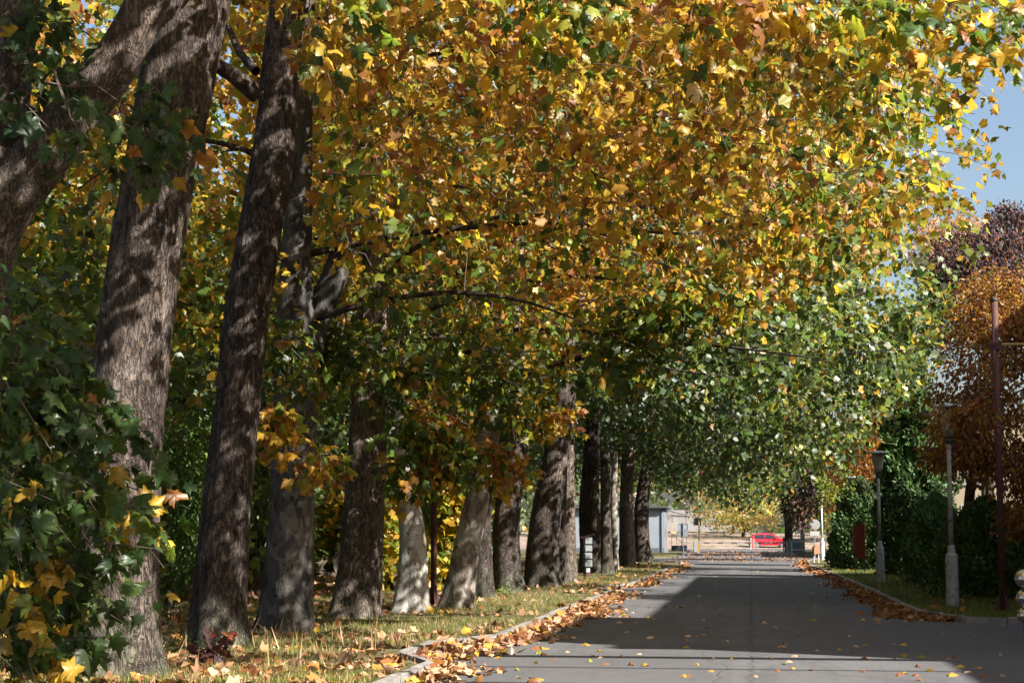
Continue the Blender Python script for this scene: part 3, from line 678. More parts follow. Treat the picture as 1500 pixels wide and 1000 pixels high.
small_tree('plum_tree', (9.6, 74, .05), [(0, 0, -.05), (0, 0, 3), (.2, 0, 6), (.4, 0, 10)], [.2, .17, .14, .07], BARKS['dark'],
  [PB(700, 1430, 400, 74, 70, 60, 3), PB(350, 1480, 380, 75, 55, 70, 3), PB(260, 1390, 470, 74, 45, 60, 2.5), PB(200, 1500, 460, 74, 50, 70, 3), PB(40, 1470, 335, 74, 18, 26, 1), PB(40, 1495, 340, 74, 14, 22, 1)],
  dict(p=6, b=.8, sg=.8), 12, .2, OV, mat=NEEDLE, label= 'purple-leaved plum tree rising behind the orange cherry, top against the sky', cat='tree', L=.7, spread=.3, droop=-.6)
small_tree('beech_tree', (12.5, 98, .05), [(0, 0, -.05), (0, 0, 5), (.2, 0, 9), (.2, 0, 14)], [.25, .2, .16, .07], BARKS['dark'],
  [PB(500, 1395, 370, 98, 60, 55, 3)], dict(o=3, cr=2, b=2, p=.4), 12, .26, OV, 'tan autumn tree top glimpsed left of the purple plum', 'tree', L=.8, spread=.35)
small_tree('maple_tree', (6.9, 88, .05), [(0, 0, -.05), (0, 0, 2), (.1, 0, 4), (.2, 0, 6)], [.15, .13, .1, .05], BARKS['dark'],
  [PB(330, 1288, 640, 88, 38, 50, 2), PB(260, 1250, 690, 88, 40, 40, 1.8), PB(160, 1310, 600, 88, 22, 32, 1.5), PB(150, 1225, 735, 90, 22, 26, 1.5), PB(200, 1325, 700, 87, 30, 45, 1.6)],
  dict(o=5, rd=1.4, gy=2, b=1.2), 12, .2, OV, 'bright orange-red maple behind the second street lamp', 'tree', L=.5, spread=.25)
small_tree('copper_beech_tree', (4.9, 106, .05), [(0, 0, -.05), (0, 0, 3), (.1, 0, 5), (.2, 0, 8)], [.2, .18, .14, .07], BARKS['dark'],
  [PB(420, 1195, 690, 106, 45, 48, 2.4), PB(240, 1230, 650, 106, 40, 40, 2), PB(180, 1172, 735, 106, 20, 30, 2)],
  dict(p=4, dg=3, b=1), 12, .24, OV, mat=NEEDLE, label= 'near-black copper tree beyond the white lamp post', cat='tree', L=.6, spread=.3)
small_tree('robinia_tree', (5.0, 68, .05), [(0, 0, -.05), (-.1, 0, 1.5), (-.3, 0, 2.6), (-.8, 0, 3.6)], [.05, .045, .035, .02], BARKS['dark'],
  [PB(16, 1222, 706, 65, 16, 8, .3), PB(20, 1250, 698, 65, 22, 12, .4), PB(16, 1280, 690, 65, 22, 14, .4), PB(8, 1212, 722, 65, 6, 10, .2)],
  dict(yg=4, lg=4), 14, .14, OV, 'young robinia with feathery yellow-green fronds above the rounded thuja', 'tree', L=.5, spread=.12, droop=.3)

def conifer(name, base, h, rx, ry, label, top=1.0, n=9000, size=.16, shade=1., seedf=0):
    root = empty(name, base, label=label, cat='shrub' if 'thuja' in label else 'tree', group='evergreens along the right lawn')
    MB().tube([(0, 0, -.05), (0, 0, h*.8)], [.08, .02], 6).build('trunk', BARKS['dark'], root); shade *= 1.9
    z = RNG.random(n)**.8*h; th = RNG.random(n)*6.283
    prof = np.interp(z/h, [0, .12, .4, .75, .93, 1], [.8, 1, .98, .68 if top > .5 else .5, .34 if top > .5 else .18, .02])
    nn = 1+.16*np.sin(th*3+seedf+z*1.3)+.12*np.sin(th*7+z*3.1+seedf)+.10*np.sin(z*6.3+th*2)
    rr = prof*nn*(1-.5*RNG.random(n)**2.2)
    pos = np.stack([np.cos(th)*rr*rx, np.sin(th)*rr*ry, z], 1); pos[:, 2] = np.maximum(pos[:, 2], .08)
    out = np.stack([np.cos(th), np.sin(th), 0*z+.2], 1)
    tip = nrm(out*.6+np.array([0, 0, .75])+RNG.normal(size=(n, 3))*.45); nor = nrm(out+RNG.normal(size=(n, 3))*.7)
    col = palcol(n, dict(dg=5, g=2.5, bg=1.2), shade=shade)
    link('foliage', leaf_mesh('foliage', pos, tip, nor, size*(.6+.8*RNG.random(n)), col, OV, NEEDLE), root, kind='stuff')
    return root
conifer('thuja_shrub', tuple(G(1262, 837)), 3.8, 1.2, 1.3, 'rounded dark thuja behind the dark red board', n=10000)
conifer('thuja_shrub', tuple(G(1238, 834)), 2.6, .7, .9, 'lowest thuja at the left end of the evergreens, next to the kerb', n=4500)
conifer('thuja_shrub', tuple(G(1306, 838)), 2.9, 1.25, 1.1, 'thuja right behind the second lamp post foot', n=6500, seedf=2)
conifer('thuja_shrub', tuple(G(1374, 860)), 2.7, .85, .9, 'bushy thuja with lighter tips left of the nearest lamp post', n=9000, seedf=3, shade=1.25, size=.13)
conifer('thuja_shrub', tuple(G(1445, 880)), 2.35, 1.1, 1.0, 'wide thuja between the nearest lamp post and the red pole', n=12000, seedf=5, size=.13)
conifer('thuja_shrub', tuple(G(1520, 882)), 2.3, 1.0, 1.0, 'thuja at the right picture edge behind the red pole', n=9000, seedf=7, size=.13)
conifer('yew_tree', tuple(G(1340, 846)), 8.6, 1.25, 1.25, 'tall narrow dark conifer between the green plane crown and the cherry', top=.3, n=16000, size=.24, seedf=4)

# left side understory
small_tree('willow_shrub', (-11.0, 33, .05), [(0, 0, -.05), (0, 0, 1), (.1, 0, 2), (.1, 0, 3)], [.1, .08, .06, .03], BARKS['dark'],
  [PB(330, 262, 720, 31, 55, 120, 1.2), PB(220, 150, 740, 32, 90, 120, 1.5), PB(120, 400, 720, 33, 40, 110, 1.)],
  dict(g=4, lg=3, bg=2), 16, .12, OV, 'fine-leaved green willow shrub between the two nearest big trunks', 'shrub', L=.6, spread=.18, droop=.9, shade=1.2)
small_tree('field_maple_tree', (-9.6, 47, .05), [(0, 0, -.05), (0, 0, 1.5), (.2, 0, 3), (.2, 0, 4.5)], [.1, .09, .07, .03], BARKS['dark'],
  [PB(150, 560, 770, 45, 35, 60, 1.2), PB(150, 640, 800, 46, 45, 40, 1.), PB(150, 670, 730, 46, 40, 50, 1.2), PB(60, 715, 800, 47, 18, 30, .8), PB(130, 500, 740, 45, 40, 60, 1)],
  dict(y=2.6, yg=3.5, gy=1, lg=3), 12, .19, LO, 'young yellow maple behind the white-barked tree and red pole', 'tree', L=.5, spread=.25)
small_tree('laurel_shrub', (-10, 56, .05), [(0, 0, -.05), (0, 0, 1.5), (.2, 0, 3)], [.1, .08, .04], BARKS['dark'],
  [PB(260, 668, 760, 54, 45, 60, 1.2), PB(150, 720, 720, 55, 40, 60, 1.2)], dict(lg=4, g=2, yg=1), 14, .13, OV,
  'bright green feathery shrub seen between the red pole and slanting trunk', 'shrub', L=.5, spread=.2)
wood = [(-13.5, 27, 'dark slender tree behind the nearest big trunk', 10), (-15, 38, 'dark slender tree between the first two big trunks', 11), (-12.5, 44, 'dark slender tree behind the forked grey trunk', 10),
        (-16, 54, 'dark slender tree behind the flaking trunk', 12), (-13, 64, 'dark slender tree behind the slanting pale trunk', 12), (-14, 80, 'dark slender tree beyond the stout trunks', 12), (-18, 98, 'dark slender tree left of the gatehouse', 12)]
for i, (x, y, lab, h) in enumerate(wood):
    small_tree('maple_tree', (x, y, .05), [(0, 0, -.05), (.2, 0, 3), (.1, 0, 6), (0, 0, h*.8)], [.2, .16, .13, .06], BARKS['dark'],
      [(120, (x, y, h*.72), (3.6, 4.5, h*.34)), (110, (x+.5, y, h*.35), (3.2, 4.5, h*.28))], dict(g=4, dg=2, lg=1.6, yg=1, gy=.7, o=.3), 16, .28, XL, lab, 'tree', group='slender trees of the wood behind the row', L=.9, spread=.45)
# woodland mass behind everything on the left
n = 30000; q = np.stack([RNG.uniform(-30, -19, n), RNG.uniform(18, 150, n), RNG.random(n)**1.2*15], 1)
f = sfield(q, 4); q = q[f > -.6]; n = len(q)
link('treeline', leaf_mesh('treeline', q, nrm(RNG.normal(size=(n, 3))+np.array([0, 0, -.6])), nrm(RNG.normal(size=(n, 3))+np.array([.6, -.4, .5])), .55*(.6+.7*RNG.random(n)), palcol(n, dict(dg=3, g=4, lg=1, gy=.3)), XL, LEAF), kind='stuff')
q = np.stack([RNG.uniform(-19, -11.5, 16000), RNG.uniform(24, 100, 16000), RNG.random(16000)**1.5*3.2], 1); q = q[(sfield(q, 3) > .1)]; n = len(q)
q = q[(q[:, 0] < -12.5-.02*q[:, 1])]; n = len(q)
link('undergrowth', leaf_mesh('undergrowth', q, nrm(RNG.normal(size=(n, 3))+np.array([0, 0, -.3])), nrm(RNG.normal(size=(n, 3))+np.array([.4, -.3, .5])), .26*(.6+.7*RNG.random(n)), palcol(n, dict(dg=3, g=4, lg=1.5, gy=.4)), LO, LEAF), kind='stuff')
# far trees beyond the street
far = [(-14, 196, 11, 4.5, dict(sg=5, bg=2, g=1), 'blue-green conifer-like tree beyond the gatehouse awning', 'silver_fir_tree', .35),
       (-2, 205, 9, 5.5, dict(sg=3, lg=2, cr=1, g=1), 'hazy pale green tree in the middle beyond the street', 'ash_tree', .35),
       (-.8, 194, 7, 5.4, dict(cr=3, gy=2, yg=2, lg=2), 'ochre autumn tree above the red car', 'oak_tree', .32),
       (8, 188, 8, 4.2, dict(dg=2, g=3, gy=1, lg=1), 'dark green tree right of the red car', 'linden_tree', .32),
       (14, 200, 11, 6, dict(g=3, dg=2, o=1), 'large tree far behind the concrete pole', 'elm_tree', .4),
       (-24, 205, 14, 6, dict(g=3, sg=3), 'tall tree behind the gatehouse roof', 'poplar_tree', .4)]
for x, y, h, rr, mx, lab, nm, sz in far:
    small_tree(nm, (x, y, 1.2), [(0, 0, -1), (0, 0, h*.3), (.1, 0, h*.5), (.1, 0, h*.8)], [.22, .2, .15, .06], BARKS['dark'],
      [(230, (x, y, h*.66+1), (rr, rr*.8, h*.36)), (150, (x-.2, y-1.5, h*.36+1), (rr*.9, rr*.7, h*.2))], mx, 12, sz*.85, XL, lab, 'tree', L=.9, spread=.5)
n = 9000; q = np.stack([RNG.uniform(-90, 90, n), RNG.uniform(232, 262, n), RNG.random(n)**1.3*9+1], 1); q = q[sfield(q, 7) > -.3]; n = len(q)
link('treeline', leaf_mesh('treeline', q, nrm(RNG.normal(size=(n, 3))), nrm(RNG.normal(size=(n, 3))+np.array([.6, -.4, .5])), 1.3*(.6+.7*RNG.random(n)), palcol(n, dict(sg=5, g=2, cr=1, lg=1)), XL, LEAF), kind='stuff')
# low branch over the gate
small_tree('linden_tree', (3.05, 148, .05), [(0, 0, -.05), (0, 0, 2), (-.1, 0, 4), (-.1, 0, 7)], [.36, .34, .33, .16], BARKS['dark'],
  [(260, (2.4, 146, 7.2), (4.2, 4, 2.6)), (90, (4.6, 146, 4.6), (1.6, 3, 1.4))], dict(g=4, dg=2, lg=1.5, gy=.8), 12, .28, LO,
  'thick dark trunk tree in front of the red car', 'tree', L=.8, spread=.4)
small_tree('linden_tree', (6.2, 128, .05), [(0, 0, -.05), (0, 0, 2), (-.1, 0, 4), (-.1, 0, 7)], [.26, .24, .2, .12], BARKS['dark'],
  [(420, (4.2, 128, 6.6), (4.6, 5, 2.7))], dict(g=4, lg=2.5, gy=.8, sg=1), 12, .26, LO,
  'tree standing behind the round sign at the gate', 'tree', L=.8, spread=.4)
small_tree('linden_tree', (-7.5, 122, .05), [(0, 0, -.05), (0, 0, 2), (.1, 0, 4), (.1, 0, 7)], [.26, .24, .2, .12], BARKS['dark'],
  [(420, (-3.8, 120, 6.6), (5.0, 6, 2.4))], dict(g=4, lg=2.5, gy=.8, sg=1), 12, .26, LO,
  'tree leaning over the gatehouse roof', 'tree', L=.8, spread=.4)

# ================================================================ STREET FURNITURE
def lamp(base, lab, mat, h=4.0):
    root = empty('street_lamp', base, label=lab, cat='street lamp', group='lantern posts on the right verge')
    MB().lathe([(.125, -.05), (.13, .0), (.125, .95), (.12, 1.06), (.085, 1.10), (.075, 1.22), (.055, 1.26)], k=20).build('post_base', mat, root, smooth=False, bevel=0)
    MB().tube([(0, 0, 1.24), (0, 0, h-.78)], [.052, .045], 14).build('pole', mat, root, smooth=True)
    MB().box((0, .0, .62), (.12, .262, .36)).build('access_door', mat, root, bevel=.006)
    MB().lathe([(.07, h-.80), (.085, h-.76), (.085, h-.72), (.07, h-.69), (.09, h-.66)], k=16).build('collar', M_DARKMETAL, root)
    MB().lathe([(.11, h-.66), (.13, h-.5), (.19, h-.12), (.205, h-.06)], k=20).build('lamp_shade', M_SHADE, root, smooth=True)
    MB().lathe([(.32, h-.065), (.36, h-.055), (.36, h-.035), (.2, h+.01), (.05, h+.03), (.01, h+.035)], k=24).build('lamp_cap', M_CAP, root, smooth=True)
    return root
LB = [G(1396, 895), G(1290, 857), G(1249, 834), G(1205, 822)]
lamp(LB[0]+Vector((0, 0, .09)), 'nearest street lamp with rusty thick foot, head hidden in orange leaves', M_LAMPG, 4.15).rotation_euler = (0, 0, .2)
lamp(LB[1]+Vector((0, 0, .09)), 'second street lamp with grey funnel head clear against orange leaves', M_LAMPG, 4.0)
lamp(LB[2]+Vector((0, 0, .09)), 'third street lamp, only its head visible behind the thuja', M_LAMPG, 3.95)
lamp(LB[3]+Vector((0, 0, .05)), 'farthest street lamp, slim white pole in full sun', M_LAMPW, 3.9)

def redpole(b, h, lab):
    root = empty('steel_pole', b, label=lab, cat='pole', group='dark red steel poles either side of the road')
    MB().tube([(0, 0, .0), (0, 0, h)], .065, 16).build('pole', M_RED, root, smooth=True)
    MB().box((0, 0, .012), (.34, .34, .025)).build('base_plate', M_RED, root)
    g = MB()
    for a in range(4):
        t = a*math.pi/2+.4; c, s = math.cos(t), math.sin(t)
        g.v += [(c*.06-s*.006, s*.06+c*.006, .02), (c*.17-s*.006, s*.17+c*.006, .02), (c*.06-s*.006, s*.06+c*.006, .42), (c*.06+s*.006, s*.06-c*.006, .02), (c*.17+s*.006, s*.17-c*.006, .02), (c*.06+s*.006, s*.06-c*.006, .42)]
        n = len(g.v)-6; g.f += [(n, n+1, n+2), (n+3, n+5, n+4), (n, n+3, n+4, n+1), (n+1, n+4, n+5, n+2), (n, n+2, n+5, n+3)]
    g.build('gusset', M_RED, root)
    MB().lathe([(.075, h), (.08, h+.02), (.075, h+.06), (.02, h+.07)], k=12).build('pole_cap', M_DARKMETAL, root)
    MB().box((0, 0, 5.12), (.2, .16, .14)).build('bracket', M_RED, root)
    return root
rp = G(1470, 903); lp_ = G(635, 893)
redpole(rp+Vector((0, 0, .09)), 6.0, 'tall dark red steel pole on the right verge')
redpole(lp_+Vector((0, 0, .09)), 6.0, 'dark red steel pole between the white trunk and the slanting trunk on the left')
cb = MB().tube([tuple(lp_+Vector((0, -.1, 5.18))), tuple((lp_+rp)/2+Vector((0, -.1, 5.08))), tuple(rp+Vector((0, -.1, 5.22)))], .008, 6).build('span_wire', M_DARKMETAL)
tag(cb, 'thin dark wire stretched across the road between the two dark red poles', 'wire')
o = MB().tube([tuple(rp+Vector((.10, 0, 5.24))), tuple(rp+Vector((4.5, .3, 5.26)))], .032, 8).build('crossbar', M_YEL); tag(o, 'yellowish pipe running right from the tall red pole', 'pipe')

# red notice board
b = G(1260, 844)+Vector((0, 0, .09)); root = empty('notice_board', b, rz=-.25, label='narrow dark red board on two thin legs before the rounded thuja', cat='board')
mb = MB(); 
mb.v = [(-.21, -.02, .58), (.21, -.02, .58), (.21, -.02, 1.86), (-.05, -.02, 1.80), (-.21, -.02, 1.74), (-.21, .02, .58), (.21, .02, .58), (.21, .02, 1.86), (-.05, .02, 1.80), (-.21, .02, 1.74)]
mb.f = [(0, 1, 2, 3, 4), (9, 8, 7, 6, 5)]+[(i, (i+1) % 5, 5+(i+1) % 5, 5+i) for i in range(5)]
mb.build('panel', M_SIGNRED, root, bevel=.004)
for s in (-.17, .17): MB().tube([(s, .03, 0), (s, .03, 1.6)], .016, 8).build('leg', M_DARKMETAL, root)

# meter boxes
b = G(861, 849)+Vector((0, 0, .09)); root = empty('meter_cabinet', b, rz=.35, label='column of stacked grey meter boxes with red and white foot', cat='electrical cabinet')
MB().box((0, 0, .09), (.13, .13, .18)).build('post', M_RED, root); MB().box((0, 0, .26), (.13, .13, .16)).build('post', M_WHITE, root)
z = .34
for h in (.26, .24, .24, .26):
    bx = MB().box((0, 0, z+h/2), (.27, .24, h-.02)).build('box', M_GREY, root, bevel=.015); MB().box((0, -.125, z+h/2), (.23, .012, h-.07)).build('lid', M_GREY, bx, bevel=.004); z += h+.008
b = G(855, 849)+Vector((0, .15, .09)); root = empty('prop_stand', b, label='red angled steel prop beside the grey meter boxes', cat='frame')
MB().tube([(0, 0, 0), (0, 0, 1.36)], .03, 8).build('post', M_RED, root); MB().tube([(-.12, 0, 1.34), (.38, -.05, 1.46)], .025, 8).build('arm', M_RED, root); MB().tube([(-.30, 0, 0), (0, 0, .62)], .025, 8).build('brace', M_RED, root)

# polished steel spiral at the right edge
b = G(1522, 948)+Vector((0, 1.2, 0.05)); root = empty('steel_ornament', b, label='polished steel coiled ornament cut off by the right picture edge', cat='ornament')
def torus(z, Rr, rr): return [(Rr+rr*math.cos(t), z+rr*math.sin(t)) for t in [2*math.pi*i/14 for i in range(15)]]
for z, q in ((.88, .135), (.60, .125), (.34, .12)):
    MB().lathe([(max(.002, q*math.sin(math.pi*i/12)), z-q*math.cos(math.pi*i/12)) for i in range(13)], k=24).build('sphere', STEEL, root, smooth=True)
MB().tube([(0, 0, 0), (0, 0, .78)], .03, 12).build('stem', STEEL, root, smooth=True)

# gatehouse
gx, gy = P(972, 800, 138).x, 138
root = empty('gatehouse', (gx, gy, 0), label='pale gatehouse with shade put in as blue-grey and projecting sheet awning at the road end', cat='building')
MB().box((-3.5, 3.5, 1.9), (7, 7, 3.2)).build('wall', M_BLUEWALL, root); MB().box((-3.5, 3.49, .22), (7.04, 7.04, .44)).build('plinth', M_PLINTH, root)
rf = MB().box((-3.4, 3.4, 3.58), (7.5, 7.7, .14)).build('roof', M_ROOF, root)
mb = MB(); mb.v = [(.05, .2, 3.35), (1.95, .1, 2.85), (1.95, 5.4, 2.85), (.05, 5.4, 3.35), (.05, .2, 3.43), (1.95, .1, 2.91), (1.95, 5.4, 2.91), (.05, 5.4, 3.43)]
mb.f = [(0, 3, 2, 1), (4, 5, 6, 7), (0, 1, 5, 4), (1, 2, 6, 5), (2, 3, 7, 6), (3, 0, 4, 7)]; mb.build('awning', M_ROOF, root)
for y_ in (.3, 5.2): MB().tube([(.1, y_, 2.7), (.5, y_, 2.95), (1.8, y_, 2.85)], .025, 6).build('awning_bracket', M_DARKMETAL, root)
MB().tube([(-.12, -.06, 3.45), (-.12, -.06, .1)], .05, 8).build('downpipe', M_BLUE, root)
MB().box((.16, .5, 1.6), (.28, .5, 3.2)).build('pillar', M_WHITEWALL, root); MB().box((.10, 2.2, 1.05), (.06, .95, 2.1)).build('door', M_DARKMETAL, root)
wf = MB().box((.03, 4.0, 1.65), (.08, 1.3, 1.1)).build('window_frame', M_WHITE, root); MB().box((.06, 4.0, 1.65), (.06, 1.15, .95)).build('pane', GLASS, wf)
# sign at the gate
b = P(1001, 816, 114); b.z = 0; root = empty('road_sign', b, label='blue-framed double sign on a blue post before the gatehouse', cat='sign')
MB().tube([(0, 0, 0), (0, 0, 2.3)], .035, 8).build('pole', M_BLUE, root); MB().box((0, .05, 1.98), (.56, .02, .34)).build('upper_panel', M_CONC, root, bevel=0); MB().box((0, .05, 1.56), (.56, .02, .42)).build('lower_panel', M_GREY, root)
fr = MB()
for c, d in (((0, .045, 2.165), (.6, .04, .03)), ((0, .045, 1.80), (.6, .04, .03)), ((-.29, .045, 1.98), (.03, .04, .36)), ((.29, .045, 1.98), (.03, .04, .36))): fr.box(c, d)
fr.build('panel_frame', M_BLUE, root)
b = P(1022, 812, 146); b.z = 0; root = empty('warning_sign', b, label='yellow post with dark sign back beside the barrier pillar', cat='sign')
MB().tube([(.12, 0, 0), (.12, 0, 3.0)], .045, 8).build('pole', M_YEL, root); MB().box((0, .07, 2.5), (.62, .03, .6)).build('panel', M_DARKMETAL, root)
# barrier
b = P(1019, 812, 145); b.z = 0; root = empty('barrier_gate', b, label='closed red and white boom barrier across the road end', cat='barrier')
MB().box((0, 0, .5), (.34, .34, 1.0), taper=.92).build('pillar', M_CONC, root, bevel=.05); MB().box((.26, -.02, .42), (.16, .2, .84)).build('pillar_guard', M_YEL, root)
end = P(1153, 796, 145).x-b.x
MB().box((end/2, 0, .80), (end, .07, .10)).build('boom', M_GREY, root)
for k in range(6): MB().box((.9+k*1.1, 0, .80), (.45, .075, .106)).build('boom_stripe', M_RED, root)
MB().box((end, 0, .5), (.12, .2, 1.0)).build('rest_post', M_CONC, root)
# railing and planter by the gatehouse
b = P(995, 810, 150); b.z = .05; root = empty('metal_railing', b, label='thin metal railing above a black trough by the gatehouse', cat='railing')
MB().box((0, 0, .25), (1.3, .3, .5)).build('trough', M_DARKMETAL, root)
for x in (-.62, -.2, .2, .62): MB().tube([(x, 0, .5), (x, 0, 1.45)], .02, 6).build('post', M_DARKMETAL, root)
MB().tube([(-.64, 0, 1.42), (1.4, 0, 1.32)], .025, 6).build('rail', M_DARKMETAL, root); MB().tube([(-.6, 0, 1.4), (.55, 0, .5)], .02, 6).build('brace', M_DARKMETAL, root)
# right side of gate
b = P(1152, 800, 150); b.z = .05; root = empty('utility_box', b, label='orange-red box right of the thick dark trunk', cat='box')
MB().box((0, 0, .75), (.62, .5, .85)).build('body', M_ORANGE, root, bevel=.03); MB().box((0, -.255, .78), (.5, .015, .6)).build('door', M_ORANGE, root, bevel=.004)
for s in (-.25, .25): MB().box((s, 0, .17), (.08, .4, .35)).build('leg', M_DARKMETAL, root)
b = P(1157, 812, 132); b.z = .05; root = empty('gate_leaf', b, rz=1.15, label='open grey sheet-metal gate leaf on the right of the road end', cat='gate')
MB().box((1.0, 0, .6), (2.0, .05, 1.0)).build('panel', M_BLUE, root); MB().box((0, 0, .6), (.1, .1, 1.2)).build('post', M_CONC, root)
b = P(1160, 815, 121); b.z = .05; root = empty('pipe_railing', b, label='low two-rail pipe railing right of the gate', cat='railing')
for x in (0, 2.2, 4.4): MB().tube([(x, 0, 0), (x, 0, 1.0)], .035, 8).build('post', M_LAMPG, root)
for z in (.97, .42): MB().tube([(0, 0, z), (4.6, 0, z)], .028, 8).build('rail', M_LAMPG, root)
b = P(1176, 813, 124); b.z = .05
o = MB().tube([(0, 0, 0), (0, 0, 8.5)], [.16, .11], 12).build('utility_pole', M_CONC, smooth=True); o.location = b; tag(o, 'grey concrete utility pole rising into leaves beside the railing', 'utility pole')
b = P(1154, 808, 150); b.z = .05
o = MB().tube([(0.12, 0, 0), (.12, 0, 5.2)], [.12, .10], 12).build('utility_pole', M_CONC, smooth=True); o.location = b+Vector((0, 2, 0)); tag(o, 'second concrete pole standing behind the orange-red box', 'utility pole')
b = P(1194, 816, 112); b.z = .05; root = empty('road_sign', b, label='round sign seen from behind with a small plate below it', cat='sign')
MB().tube([(0, 0, 0), (0, 0, 2.3)], .03, 8).build('pole', M_GREY, root)
pl = MB().lathe([(.01, 0), (.32, 0), (.33, .012), (.32, .025), (.01, .025)], k=24).mesh('plate', M_CONC); pl.transform(Matrix.Translation((0, -.04, 2.05)) @ Matrix.Rotation(R(90), 4, 'X')); link('round_plate', pl, root)
MB().box((0, -.05, 1.52), (.56, .02, .27)).build('lower_plate', M_WHITE, root)
b = P(1196, 826, 92); b.z = .06; root = empty('letter_box', b, rz=.3, label='small arched reddish-brown box on two legs by the white lamp post', cat='box')
mb = MB(); pr = [(-.16, .0), (-.16, .3)]+[(-.16*math.cos(t), .3+.13*math.sin(t)) for t in (.5, 1., 1.57, 2.14, 2.64)]+[(.16, .3), (.16, .0)]
n = len(pr); mb.v = [(x, -.15, .48+z) for x, z in pr]+[(x, .15, .48+z) for x, z in pr]; mb.f = [tuple(range(n))[::-1], tuple(range(n, 2*n))]+[(i, (i+1) % n, n+(i+1) % n, n+i) for i in range(n)]
mb.build('body', M_WOODP, root)
for s in (-.12, .12): MB().box((s, 0, .24), (.05, .05, .5)).build('leg', M_WHITE, root)
# white bollard & striped barrier board beyond
b = P(1100, 800, 168); b.z = .02
o = MB().box((0, 0, .55), (.14, .14, 1.1)).build('bollard', M_WHITE, bevel=.02); o.location = b; tag(o, 'white post left of the red car', 'bollard')
b = P(1104.5, 801, 166); b.z = .02; root = empty('barricade', b, label='leaning orange and white hazard board at the rear of the red car', cat='barricade')
for k, mm in enumerate((M_ORANGE, M_WHITE, M_ORANGE, M_WHITE, M_ORANGE)): MB().box((-.1+k*.05, 0, .58), (.048, .04, .95)).build('stripe', mm, root)

